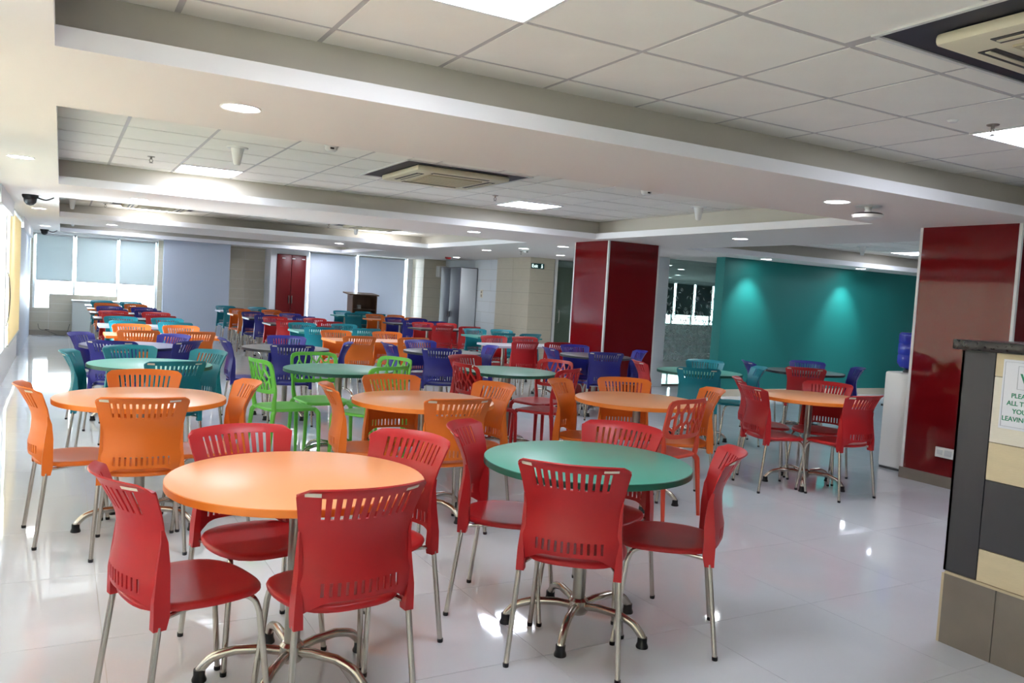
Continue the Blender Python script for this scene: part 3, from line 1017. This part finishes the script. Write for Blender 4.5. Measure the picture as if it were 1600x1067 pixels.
# ================================================================== TABLES
TZ = 0.765
TBM = {}
def tb(k, f):
    if k not in TBM: TBM[k] = f()
    return TBM[k]
def round_top():
    pass
def lathe_mesh(nm, prof, m, n=48, sm=35):
    b = bmesh.new(); lathe(b, prof, n); return bm_mesh(b, nm, m, sm)
def starleg():
    b = bmesh.new()
    pts = [(0.025, 0, 0.100), (0.10, 0, 0.112), (0.20, 0, 0.112), (0.275, 0, 0.090), (0.318, 0, 0.050), (0.325, 0, 0.034)]
    tube(b, [pts[0], pts[1]] + smoothpts(pts[2:], 4), 0.0175, 12)
    return bm_mesh(b, 'leg', 'chrome', 45)
def round_table(color, x, y, rot, label, group='round dining tables', rad=0.465):
    t = empty('round_table', (x, y, 0), R(rot))
    tagk(t, label, 'table', group)
    k = rad
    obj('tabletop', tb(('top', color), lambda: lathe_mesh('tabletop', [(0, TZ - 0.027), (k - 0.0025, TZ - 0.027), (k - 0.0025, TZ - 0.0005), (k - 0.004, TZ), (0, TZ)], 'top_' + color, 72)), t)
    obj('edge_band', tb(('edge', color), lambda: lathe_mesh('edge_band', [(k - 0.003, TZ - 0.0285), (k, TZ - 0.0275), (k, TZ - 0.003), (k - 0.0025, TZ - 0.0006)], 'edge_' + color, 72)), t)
    obj('mount_plate', tb('plate', lambda: lathe_mesh('mount_plate', [(0, TZ - 0.04), (0.14, TZ - 0.04), (0.14, TZ - 0.0285), (0, TZ - 0.0285)], 'black_plastic', 24)), t)
    obj('column', tb('col', lambda: lathe_mesh('column', [(0.029, 0.06), (0.029, TZ - 0.04)], 'steel', 20)), t)
    obj('hub', tb('hub', lambda: lathe_mesh('hub', [(0.0, 0.062), (0.038, 0.064), (0.045, 0.075), (0.045, 0.125), (0.034, 0.137), (0.029, 0.138)], 'chrome', 24)), t)
    for i in range(5):
        a = 2 * math.pi * i / 5
        lg = obj('leg', tb('sleg', starleg), t, rot=(0, 0, a))
        obj('glide', tb('glide', lambda: lathe_mesh('glide', [(0, 0), (0.026, 0), (0.027, 0.006), (0.021, 0.022), (0.021, 0.045), (0, 0.048)], 'black_plastic', 16)), lg, (0.325, 0, 0))
    return t
def rect_table(color, x, y, label, w=1.25, d_=0.66, group='long dining tables'):
    t = empty('long_table', (x, y, 0))
    tagk(t, label, 'table', group)
    def top():
        b = bmesh.new(); abox(b, -w / 2 + 0.003, w / 2 - 0.003, -d_ / 2 + 0.003, d_ / 2 - 0.003, TZ - 0.028, TZ, 0.0015); return bm_mesh(b, 'tabletop', 'top_' + color)
    def edge():
        b = bmesh.new()
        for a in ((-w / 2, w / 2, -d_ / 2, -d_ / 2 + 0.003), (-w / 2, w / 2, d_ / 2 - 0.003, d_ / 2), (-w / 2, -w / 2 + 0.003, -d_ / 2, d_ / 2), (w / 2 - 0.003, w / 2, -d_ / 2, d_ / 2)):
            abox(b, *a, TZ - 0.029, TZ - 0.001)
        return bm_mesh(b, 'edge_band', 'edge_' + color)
    def foot():
        b = bmesh.new()
        tube(b, smoothpts([(0, -0.30, 0.03), (0, -0.25, 0.075), (0, -0.12, 0.10), (0, 0.12, 0.10), (0, 0.25, 0.075), (0, 0.30, 0.03)]), 0.018, 10)
        return bm_mesh(b, 'foot', 'chrome', 45)
    obj('tabletop', tb(('rt', color, w), top), t)
    obj('edge_band', tb(('re', color, w), edge), t)
    for sx in (-1, 1):
        obj('column', tb('rcol', lambda: lathe_mesh('column', [(0.026, 0.09), (0.026, TZ - 0.029)], 'steel', 16)), t, (sx * 0.36, 0, 0))
        ft = obj('foot', tb('rfoot', foot), t, (sx * 0.36, 0, 0))
        for sy in (-1, 1):
            obj('glide', tb('glide', lambda: None), ft, (0, sy * 0.30, 0))
    return t

# name, colour, x, y, base rotation, label phrase
RT = {
 'T1': ('orange', 0.79, 2.96, 20, 'orange round table in the front row, nearest the camera'),
 'T2': ('green', 2.08, 2.95, 8, 'green round table in the front row ringed by red chairs'),
 'T3': ('orange', 0.43, 5.13, 40, 'orange round table at the far left beside the window aisle'),
 'T4': ('orange', 2.10, 4.88, 12, 'orange round table behind the front pair, between two orange tables'),
 'T5': ('orange', 3.76, 4.74, 30, 'orange round table behind the front green table'),
 'T6': ('orange', 5.65, 4.77, 3, 'orange round table with red chairs beside the water dispenser'),
 'T7': ('aqua', 0.65, 7.06, 15, 'pale teal round table with teal chairs by the window aisle'),
 'T8': ('green', 2.11, 6.77, 50, 'green round table ringed by lime lattice chairs'),
 'T9': ('green', 3.74, 6.70, 25, 'green round table with scarlet lattice chairs'),
 'T10': ('grey', 2.18, 8.94, 5, 'dark grey round table behind the lime chairs'),
 'T11': ('slate', 0.63, 8.92, 30, 'shiny slate blue round table in the window row'),
 'T12': ('grey', 4.00, 8.80, 45, 'dark grey round table with blue chairs in the middle of the hall'),
 'T14': ('grey', 6.12, 8.65, 10, 'dark grey round table with blue chairs before the dark red column'),
 'T15': ('green', 6.19, 6.75, 33, 'green round table with teal chairs before the glass partition'),
 'T16': ('black', 7.97, 6.84, 22, 'black round table with blue chairs before the teal wall'),
}
TD = {'T1': 'the front orange table', 'T2': 'the front green table', 'T3': 'the orange table by the window aisle', 'T4': 'the middle orange table',
      'T5': 'the orange table behind the front green one', 'T6': 'the orange table near the water dispenser', 'T7': 'the pale teal table by the window aisle',
      'T8': 'the green table with lime chairs', 'T9': 'the green table with scarlet lattice chairs', 'T10': 'the grey table behind the lime chairs',
      'T11': 'the slate blue table in the window row', 'T12': 'the grey table in mid hall', 'T14': 'the grey table by the dark red column',
      'T15': 'the green table before the glass partition', 'T16': 'the black table before the teal wall'}
for k, (c_, x, y, rt, lb) in RT.items():
    round_table(c_, x, y, rt, lb)
# table, colour, bearing of chair from table centre, distance of seat centre, extra turn, side phrase, kind
RC = [
 ('T1', 'red', 194, .395, 1, 'near left', 's'), ('T1', 'red', -77, .285, -8, 'near right', 's'), ('T1', 'red', 101, .34, 0, 'far left', 's'), ('T1', 'red', 26, .385, 0, 'far right', 's'),
 ('T2', 'red', -131, .27, 0, 'near', 's'), ('T2', 'red', 118, .40, 22, 'left', 's'), ('T2', 'red', 43, .345, -14, 'far', 's'), ('T2', 'red', -31, .38, -9, 'right', 's'),
 ('T3', 'orange', 188, .33, 0, 'left', 's'), ('T3', 'orange', -94, .38, 0, 'near', 's'), ('T3', 'orange', 84, .36, 0, 'far', 's'), ('T3', 'orange', 2, .36, 0, 'right', 's'),
 ('T4', 'orange', 168, .36, 0, 'left', 's'), ('T4', 'orange', -90, .32, 0, 'near', 's'), ('T4', 'orange', 90, .38, 0, 'far', 's'), ('T4', 'orange', 12, .38, 0, 'right', 's'),
 ('T5', 'orange', 128, .38, 0, 'left', 's'), ('T5', 'orange', 62, .42, 0, 'far', 's'), ('T5', 'orange', -2, .42, -22, 'right', 's'), ('T5', 'coral', -97, .31, 22, 'near', 'l'),
 ('T6', 'red', 180, .40, -18, 'near left', 's'), ('T6', 'red', 93, .46, 46, 'far left', 's'), ('T6', 'red', 25, .34, 0, 'far right', 's'), ('T6', 'red', -96, .34, 8, 'near right', 's'),
 ('T16', 'red', -138, .42, 0, 'near', 's'), ('T16', 'blue', 38, .40, 0, 'far', 's'), ('T16', 'blue', -38, .38, 0, 'right', 's'), ('T16', 'blue', 150, .45, 0, 'left', 's'),
 ('T15', 'teal', -133, .45, 0, 'near', 's'), ('T15', 'teal', 42, .40, 0, 'far', 's'), ('T15', 'teal', -30, .42, 0, 'right', 's'), ('T15', 'red', 158, .45, 0, 'left', 's'),
 ('T14', 'blue', -113, .41, 0, 'near', 's'), ('T14', 'blue', 85, .35, 0, 'far', 's'), ('T14', 'blue', -18, .38, 0, 'right', 's'), ('T14', 'blue', -176, .47, -14, 'left', 's'),
 ('T9', 'scarlet', 206, .34, -20, 'left', 'l'), ('T9', 'red', 108, .38, 0, 'far left', 's'), ('T9', 'scarlet', 21, .52, 0, 'far right', 'l'), ('T9', 'scarlet', -62, .42, 0, 'near right', 'l'),
 ('T8', 'lime', 176, .44, 16, 'left', 'l'), ('T8', 'lime', 94, .40, 0, 'far', 'l'), ('T8', 'lime', -66, .38, 0, 'near right', 'l'), ('T8', 'lime', 22, .42, 0, 'far right', 'l'),
 ('T10', 'blue', 190, .42, -14, 'left', 's'), ('T10', 'blue', 76, .36, 0, 'far', 's'), ('T10', 'blue', -98, .45, 0, 'near', 's'), ('T10', 'blue', -18, .41, 0, 'right', 's'),
 ('T11', 'blue', 138, .33, 12, 'far left', 's'), ('T11', 'blue', 40, .36, 0, 'far right', 's'), ('T11', 'blue', -108, .43, 0, 'near left', 's'), ('T11', 'blue', -42, .43, 0, 'near right', 's'),
 ('T7', 'teal', 170, .34, 0, 'left', 's'), ('T7', 'teal', 100, .42, 0, 'far', 's'), ('T7', 'teal', -80, .43, 0, 'near', 's'), ('T7', 'teal', 32, .35, 0, 'right', 's'),
 ('T12', 'blue', -115, .45, 0, 'near', 's'), ('T12', 'blue', 95, .35, 0, 'far', 's'), ('T12', 'blue', -8, .38, 0, 'right', 's'), ('T12', 'blue', 178, .44, 0, 'left', 's'),
]
for tn, c_, bear, dist, turn, side, kind in RC:
    x = RT[tn][1] + math.cos(R(bear)) * dist
    y = RT[tn][2] + math.sin(R(bear)) * dist
    if kind == 's':
        slot_chair(c_, x, y, bear + 180 + turn, '%s slotted plastic chair, %s side of %s' % (c_, side, TD[tn]), 'slotted chairs around the round tables', 2)
    else:
        cn = {'coral': 'coral red', 'scarlet': 'scarlet', 'lime': 'lime green'}[c_]
        lattice_chair(c_, x, y, bear + 180 + turn, '%s lattice chair, %s side of %s' % (cn, side, TD[tn]), 'lattice back chairs')

# long tables in three files behind the round ones
ROWS = [('orange', 'orange', 10.45), ('teal', 'teal', 12.30), ('red', 'grey', 14.15), ('blue', 'grey', 15.95), ('orange', 'orange', 17.55), ('teal', 'white', 19.10)]
FILES = [('window file', 1.08, 0.29), ('middle file', 3.72, 0.36), ('right file', 6.55, 0.27)]
ORD = ['first', 'second', 'third', 'fourth', 'fifth', 'last']
RX = {0: 5.98, 1: 6.70, 2: 6.45, 3: 6.60, 4: 6.70, 5: 6.40}
for fn, fxx, dx in FILES:
    for i, (cc, tc_, y) in enumerate(ROWS):
        x = fxx
        c1, t1 = cc, tc_
        if fn == 'right file':
            x = RX[i]
            if i == 0: c1, t1, y = 'red', 'white', 10.25
            if i == 5: t1 = 'teal'
        if fn == 'window file' and i == 1: t1 = 'white'  # white top colour stands in for the reflection on this table
        tname = '%s long table, %s from the camera in the %s' % (t1, ORD[i], fn)
        rect_table(t1, x, y, tname)
        for sy in (-1, 1):
            for sx in (-1, 1):
                slot_chair(c1, x + sx * dx + random.uniform(-.02, .02), y + sy * 0.30 + random.uniform(-.02, .02), 90 - 90 * (1 + sy) + (0 if sy < 0 else 0) + random.uniform(-5, 5),
                           '%s plastic chair, %s %s place at the %s long table of the %s' % (c1, 'far' if sy > 0 else 'near', 'right' if sx > 0 else 'left', ORD[i], fn),
                           'chairs at the long tables', 0)

# ================================================================== CEILING THINGS
def near_lab(x, y):
    return
PL = ['above the front tables, top of the picture', 'at the right picture edge', 'in the second tray near the window side', 'in the second tray right of the air conditioner',
      'in the third tray near the window side', 'in the third tray right side', 'in the farthest tray near the window side', 'in the farthest tray right side', 'in the tray before the teal wall', 'in the tray behind the red column']
for (x0, x1, y0, y1), lb in zip(PANELS, PL):
    t = empty('ceiling_light_panel', ((x0 + x1) / 2, (y0 + y1) / 2, TIL))
    tagk(t, 'square white LED panel ' + lb, 'ceiling light', 'square ceiling light panels')
    boxo('diffuser', -0.285, 0.285, -0.285, 0.285, -0.008, -0.004, 'panel_light', t)
    b = bmesh.new()
    for a in ((-0.3, 0.3, -0.3, -0.285), (-0.3, 0.3, 0.285, 0.3), (-0.3, -0.285, -0.285, 0.285), (0.285, 0.3, -0.285, 0.285)):
        abox(b, *a, -0.010, 0.0)
    obj('frame', bm_mesh(b, 'frame', 'white_plastic'), t)
AL = ['at the top right corner of the picture', 'in the second ceiling tray', 'in the third tray on the window side', 'in the third tray on the right', 'behind the red column before the teal wall']
for (x0, x1, y0, y1), lb in zip(ACS, AL):
    t = empty('air_conditioner', ((x0 + x1) / 2, (y0 + y1) / 2, TIL))
    tagk(t, 'cream ceiling air conditioner in dark surround ' + lb, 'air conditioner', 'ceiling cassette air conditioners')
    boxo('surround', -0.6, 0.6, -0.6, 0.6, -0.005, 0.0, 'navy', t)
    b = bmesh.new()
    for a in ((-0.62, 0.62, -0.62, -0.6), (-0.62, 0.62, 0.6, 0.62), (-0.62, -0.6, -0.6, 0.6), (0.6, 0.62, -0.6, 0.6)):
        abox(b, *a, -0.012, 0.0)
    obj('trim', bm_mesh(b, 'trim', 'trim_white'), t)
    fp = boxo('face_panel', -0.46, 0.46, -0.46, 0.46, -0.055, -0.005, 'cassette', t, 0.018)
    gr = boxo('intake_grille', -0.27, 0.27, -0.27, 0.27, -0.064, -0.052, 'cassette_grille', t, 0.004)
    for k in range(9):
        boxo('slat', -0.25, 0.25, -0.245 + k * 0.06, -0.235 + k * 0.06, -0.067, -0.062, 'cassette', gr)
    for k in range(4):
        a = k * math.pi / 2
        b = bmesh.new(); abox(b, -0.28, 0.28, 0.325, 0.395, -0.058, -0.05)
        v = obj('vent', bm_mesh(b, 'vent', 'vent_dark'), t, rot=(0, 0, a))
        b = bmesh.new(); abox(b, -0.27, 0.27, 0.352, 0.372, -0.062, -0.056)
        obj('louver', bm_mesh(b, 'louver', 'cassette'), v)
DL = [(0.75, 4.18, 'over the front left tables on the first beam'), (5.04, 4.15, 'on the first beam beside the round sensor'), (-0.29, 7.32, 'in the left window strip, nearest'),
      (0.75, 10.1, 'on the second beam, window side'), (0.77, 16.08, 'on the third beam, window side'), (4.92, 10.0, 'on the second beam, right side'), (4.84, 15.9, 'on the third beam, right side'),
      (7.1, 13.84, 'in the right soffit, third before the exit sign'), (7.1, 12.41, 'in the right soffit, second before the exit sign'), (7.1, 11.13, 'in the right soffit just behind the dark red column'),
      (8.3, 17.75, 'above the tall locker'), (8.5, 13.4, 'in front of the exit sign'), (7.11, 7.21, 'between the two red columns'), (10.1, 9.62, 'washing the left of the teal wall'), (12.45, 9.62, 'washing the right of the teal wall'),
      (-0.29, 13.3, 'in the left window strip, middle'), (-0.29, 18.6, 'in the left window strip, farthest'),
      (8.45, 10.6, 'added unseen behind the dark red column to brighten the pillar'), (11.3, 13.5, 'behind the glass, nearest'), (12.6, 14.6, 'behind the glass, second'), (12.4, 17.0, 'behind the glass, third'), (15.0, 17.5, 'behind the glass, fourth'), (16.4, 19.5, 'behind the glass, fifth')]  # downlight behind the dark red column is added unseen to brighten the white pillar
for x, y, lb in DL:
    t = empty('downlight', (x, y, SOF))
    tagk(t, 'small round ceiling downlight ' + lb, 'downlight', 'round downlights')
    latheo('ring', [(0.082, -0.001), (0.095, -0.006), (0.097, 0.0)], 'white_plastic', t, n=28)
    latheo('lens', [(0.0, -0.004), (0.082, -0.003), (0.084, -0.001)], 'down_light', t, n=28)
    ld = bpy.data.lights.new('lamp', 'SPOT')
    ld.energy = DOWN_W * (3.6 if y == 9.62 else 1)
    ld.spot_size = R(110 if y != 9.62 else 75)
    ld.spot_blend = 0.8
    ld.shadow_soft_size = 0.06
    ld.color = (0.96, 0.98, 1.0)
    lo = bpy.data.objects.new('lamp', ld)
    lo.location = (0, 0, -0.02)
    if y == 9.62: lo.rotation_euler = (R(18), 0, 0)
    link(lo, t)
def cone(x, y, z, lb):
    t = empty('cone_speaker', (x, y, z))
    tagk(t, 'white inverted cone ceiling fitting ' + lb, 'ceiling fitting', 'white cone ceiling fittings')
    latheo('flange', [(0, -0.012), (0.085, -0.012), (0.09, 0.0)], 'white_plastic', t, n=24)
    latheo('cone', [(0.055, -0.012), (0.045, -0.05), (0.028, -0.14), (0.018, -0.15), (0, -0.15)], 'white_plastic', t, n=24)
for x, y, lb in ((1.26, 7.1, 'in the second tray near the window side'), (6.14, 6.89, 'at the right end of the second tray'), (0.13, 14.55, 'in the third tray at the left end'), (4.72, 14.5, 'in the third tray right part'), (0.2, 20.2, 'in the farthest tray'), (11.0, 8.5, 'in the tray before the teal wall')):
    cone(x, y, TIL, lb)
cone(10.9, 13.4, SOF, 'behind the glass partition')
for x, y, z, lb in ((1.84, 6.37, TIL, 'left of the second-tray air conditioner'), (4.96, 6.33, TIL, 'right of the second-tray air conditioner'), (7.43, 12.9, SOF, 'near the exit sign')):
    t = empty('smoke_detector', (x, y, z))
    tagk(t, 'round white smoke detector ' + lb, 'smoke detector', 'smoke detectors')
    latheo('base', [(0, -0.014), (0.055, -0.014), (0.058, 0.0)], 'white_plastic', t, n=24)
    hd = latheo('head', [(0.05, -0.014), (0.048, -0.035), (0.03, -0.05), (0, -0.052)], 'white_plastic', t, n=24)
    boxo('vent_window', -0.02, 0.01, -0.05, -0.045, -0.036, -0.022, 'black_plastic', hd)
for x, y, z, lb in ((0.71, 8.33, TIL, 'in the second tray near the window side'), (4.48, 2.69, TIL, 'at the right picture edge beside a light panel'), (4.19, 8.03, TIL, 'in the second tray beside the light panel'),
                    (4.23, 14.6, TIL, 'in the third tray'), (7.5, 13.2, SOF, 'in the right soffit near the exit sign'), (0.6, 14.7, TIL, 'in the third tray, window side'), (10.4, 6.8, TIL, 'in the tray before the teal wall')):
    t = empty('sprinkler', (x, y, z))
    tagk(t, 'small metal fire sprinkler ' + lb, 'sprinkler', 'fire sprinklers')
    latheo('rosette', [(0, -0.006), (0.03, -0.008), (0.036, 0.0)], 'steel', t, n=16)
    b = bmesh.new()
    tube(b, [(0, 0, -0.006), (0, 0, -0.026)], 0.010, 8)
    for sg in (-1, 1):
        tube(b, smoothpts([(0, 0, -0.024), (sg * 0.014, 0, -0.036), (sg * 0.012, 0, -0.050), (0, 0, -0.060)], 3), 0.003, 6)
    obj('body', bm_mesh(b, 'body', 'steel', 45), t)
    latheo('deflector', [(0, -0.064), (0.018, -0.064), (0.018, -0.061), (0, -0.060)], 'steel', t, n=16)
# small sensor dot, round white wireless unit, dome cameras, alarm
t = empty('ceiling_sensor', (4.24, 2.77, TIL - 0.003)); tagk(t, 'tiny white disc sensor on a tile beside the sprinkler', 'sensor')
latheo('disc', [(0, -0.012), (0.02, -0.012), (0.03, 0.0)], 'white_plastic', t, n=20)
t = empty('access_point', (5.37, 4.13, SOF)); tagk(t, 'white and black round device hanging under the first beam', 'ceiling device')
latheo('mount', [(0, -0.008), (0.09, -0.008), (0.10, 0.0)], 'white_plastic', t, n=24)
latheo('stem', [(0.03, -0.05), (0.022, -0.03), (0.03, -0.008)], 'white_plastic', t, n=16)
latheo('shell', [(0, -0.052), (0.10, -0.056), (0.115, -0.068)], 'black_plastic', t, n=28)
latheo('cover', [(0.115, -0.068), (0.105, -0.092), (0.06, -0.102), (0, -0.104)], 'white_plastic', t, n=28)
for x, y, lb in ((-0.33, 11.0, 'above the cream blind'), (-0.33, 20.3, 'before the far left window')):
    t = empty('dome_camera', (x, y, SOF)); tagk(t, 'black dome security camera ' + lb, 'camera', 'dome cameras')
    latheo('base', [(0, -0.04), (0.075, -0.04), (0.085, -0.02), (0.085, 0.0)], 'black_plastic', t, n=24)
    latheo('dome', [(0.07, -0.04), (0.062, -0.085), (0.035, -0.115), (0, -0.125)], 'black_plastic', t, n=24)
    b = bmesh.new(); tube(b, smoothpts([(0.08, 0, -0.03), (0.16, 0.02, -0.045), (0.24, 0, -0.01)]), 0.008, 8)
    obj('cable', bm_mesh(b, 'cable', 'black_plastic', 45), t)
t = empty('alarm_sounder', (8.2, 18.0, SOF)); tagk(t, 'round red alarm sounder on the far right soffit', 'alarm')
latheo('body', [(0, -0.05), (0.05, -0.05), (0.075, -0.03), (0.08, 0.0)], 'alarm_red', t, n=24)

# ================================================================== OTHER THINGS
# exit sign
t = empty('exit_sign', (8.885, 14.886, 2.14)); tagk(t, 'dark green exit sign on the beige wall', 'sign')
boxo('plate', -0.16, 0.05, -0.01, 0.006, -0.055, 0.055, 'exit_green', t, 0.003)
boxo('pictogram_plate', 0.055, 0.16, -0.01, 0.006, -0.055, 0.055, 'exit_green', t, 0.003)
text_mesh('Exit', 0.095, 'exit_white', 'lettering', t, (-0.15, -0.0112, -0.032), (R(90), 0, 0), bold=0.001)
b = bmesh.new()
tube(b, [(0.10, -0.012, 0.02), (0.10, -0.012, -0.01), (0.085, -0.012, -0.04)], 0.006, 6)
tube(b, [(0.10, -0.012, -0.01), (0.12, -0.012, -0.035)], 0.006, 6)
tube(b, [(0.085, -0.012, 0.015), (0.12, -0.012, 0.0)], 0.005, 6)
lathe(b, [(0, 0.028), (0.01, 0.03), (0.01, 0.042), (0, 0.044)], 10, (0.102, -0.012))
obj('pictogram', bm_mesh(b, 'pictogram', 'exit_white', 45), t)
# tall locker against the white wall
t = empty('tall_locker', (8.60, 18.1, 0)); tagk(t, 'tall grey metal locker with a white side by the far wall', 'cupboard')
boxo('body', 0.02, 0.46, 0.0, 1.16, 0.05, 2.09, 'locker_white', t, 0.004)
boxo('plinth', 0.03, 0.45, 0.01, 1.15, 0.0, 0.05, 'black_plastic', t)
boxo('top_rim', 0.0, 0.465, -0.005, 1.165, 2.09, 2.105, 'charcoal', t)
for k in range(2):
    dr = boxo('door', 0.0, 0.02, 0.004 + k * 0.58, 0.576 + k * 0.58, 0.06, 2.085, 'locker_grey', t, 0.003)
    boxo('handle', -0.02, 0.0, 0.52 + k * 0.10, 0.545 + k * 0.10, 0.85, 1.0, 'charcoal', dr, 0.004)
# low white cabinet by the far window
t = empty('low_cabinet', (0.24, 20.30, 0)); tagk(t, 'low off-white cabinet against the far left parapet', 'cabinet')
boxo('body', 0.0, 1.0, 0.02, 0.55, 0.06, 0.79, 'cabinet_front', t)
boxo('plinth', 0.02, 0.98, 0.06, 0.53, 0, 0.06, 'skirting', t)
boxo('worktop', -0.02, 1.02, -0.01, 0.56, 0.79, 0.815, 'white_plastic', t, 0.003)
for k in range(2):
    dr = boxo('door', 0.005 + k * 0.5, 0.495 + k * 0.5, 0.0, 0.02, 0.07, 0.78, 'cabinet_front', t, 0.002)
    boxo('handle', 0.44 + k * 0.10, 0.452 + k * 0.10, -0.025, 0.0, 0.5, 0.62, 'steel', dr, 0.002)
# lectern
t = empty('lectern', (6.88, 20.35, 0)); tagk(t, 'brown wooden lectern with open shelves before the far blinds', 'lectern')
def prism(nm, pts, x0, x1, m, parent):
    b = bmesh.new()
    A = [b.verts.new((x0, y, z)) for y, z in pts]; B = [b.verts.new((x1, y, z)) for y, z in pts]
    b.faces.new(A); b.faces.new(B[::-1])
    for k in range(len(pts)):
        b.faces.new((A[k], B[k], B[(k + 1) % len(pts)], A[(k + 1) % len(pts)]))
    return obj(nm, bm_mesh(b, nm, m), parent)
prism('side_panel', [(-0.22, 0), (0.22, 0), (0.22, 1.285), (-0.22, 1.25)], -0.33, -0.30, 'wood', t)
prism('side_panel', [(-0.22, 0), (0.22, 0), (0.22, 1.285), (-0.22, 1.25)], 0.30, 0.33, 'wood', t)
boxo('back_panel', -0.30, 0.30, 0.19, 0.22, 0, 1.27, 'wood', t)
for z in (0.06, 0.48, 0.88):
    boxo('shelf', -0.30, 0.30, -0.20, 0.19, z, z + 0.025, 'wood', t)
prism('top', [(-0.28, 1.255), (0.28, 1.30), (0.28, 1.33), (-0.28, 1.285)], -0.44, 0.36, 'wood', t)
o = empty('box', (6.78, 20.30, 0.905)); tagk(o, 'small white box on the lectern shelf', 'box')
boxo('carton', -0.04, 0.04, -0.05, 0.05, 0, 0.10, 'white_plastic', o, 0.004)
boxo('flap', -0.038, 0.038, -0.052, -0.049, 0.05, 0.098, 'mullion', o)
o = empty('paper_stack', (6.88, 20.26, 0.505)); tagk(o, 'stack of white paper on the lower lectern shelf', 'paper')
for k in range(3):
    boxo('sheet_bundle', -0.11, 0.11, -0.12, 0.12, k * 0.045, k * 0.045 + 0.042, 'white_plastic', o)
# wall speaker / projector by the column, wall plate
t = empty('wall_speaker', (8.92, 20.02, 1.86)); tagk(t, 'white boxy speaker high on the beige column', 'speaker')
boxo('cabinet', -0.11, 0.11, -0.16, 0.06, 0.0, 0.30, 'white_plastic', t, 0.01)
boxo('grille', -0.095, 0.095, -0.168, -0.158, 0.02, 0.28, 'mullion', t, 0.004)
boxo('bracket', -0.03, 0.03, 0.06, 0.08, 0.1, 0.2, 'steel', t)
t = empty('switch_plate', (9.092, 17.85, 1.48)); tagk(t, 'small switch plate on the white tiled wall right of the locker', 'switch')
boxo('plate', -0.010, 0.0, -0.06, 0.06, -0.1, 0.1, 'sticker', t, 0.002)
for k in (-1, 1): boxo('rocker', -0.014, -0.009, -0.03, 0.03, k * 0.045 - 0.03, k * 0.045 + 0.03, 'skirting', t)
# water dispenser behind red column
t = empty('water_dispenser', (7.27, 4.96, 0)); tagk(t, 'tall white water dispenser behind the red column', 'dispenser')
boxo('body', -0.16, 0.16, -0.16, 0.16, 0.02, 0.955, 'white_plastic', t, 0.02)
boxo('base', -0.15, 0.15, -0.15, 0.15, 0.0, 0.02, 'black_plastic', t)
boxo('drip_tray', 0.02 - 0.12, 0.10, 0.16, 0.22, 0.60, 0.62, 'black_plastic', t)
for k in (-1, 1): boxo('tap', k * 0.06 - 0.015, k * 0.06 + 0.015, 0.16, 0.20, 0.76, 0.82, 'black_plastic', t, 0.003)
t = empty('water_bottle', (7.27, 4.96, 0.955)); tagk(t, 'large blue water bottle upside down on the dispenser', 'bottle')
latheo('bottle', [(0, 0.0), (0.035, 0.0), (0.04, 0.03), (0.10, 0.05), (0.128, 0.09), (0.128, 0.16), (0.122, 0.175), (0.128, 0.19), (0.128, 0.27), (0.122, 0.285), (0.128, 0.30), (0.128, 0.37), (0.11, 0.39), (0, 0.392)], 'bottle_blue', t, n=32)
latheo('collar', [(0.05, -0.0), (0.07, 0.0), (0.065, 0.02), (0.045, 0.03)], 'black_plastic', t, n=24)
# loose cables
t = empty('wall_cable', (XL + 0.05, 12.35, 1.05)); tagk(t, 'thin dark cable looping down the left wall', 'cable')
b = bmesh.new(); tube(b, smoothpts([(0, -0.6, 0.35), (0, -0.25, 0.27), (0, 0.0, 0.10), (0, 0.02, -0.02), (0, -0.2, -0.20), (0, -0.7, -0.30)]), 0.006, 6)
obj('cord', bm_mesh(b, 'cord', 'black_plastic', 45), t)
t = empty('floor_cable', (0.0, 20.5, 0)); tagk(t, 'tangled dark cable on the floor by the far left corner', 'cable')
b = bmesh.new(); tube(b, smoothpts([(-0.42, 0.2, 0.25), (-0.38, 0.3, 0.12), (-0.2, 0.33, 0.115), (-0.28, 0.28, 0.112), (-0.05, 0.2, 0.012), (-0.1, 0.1, 0.012), (0.1, 0.12, 0.012), (0.16, 0.25, 0.1), (0.2, 0.33, 0.25)]), 0.004, 6)
obj('cord', bm_mesh(b, 'cord', 'black_plastic', 45), t)
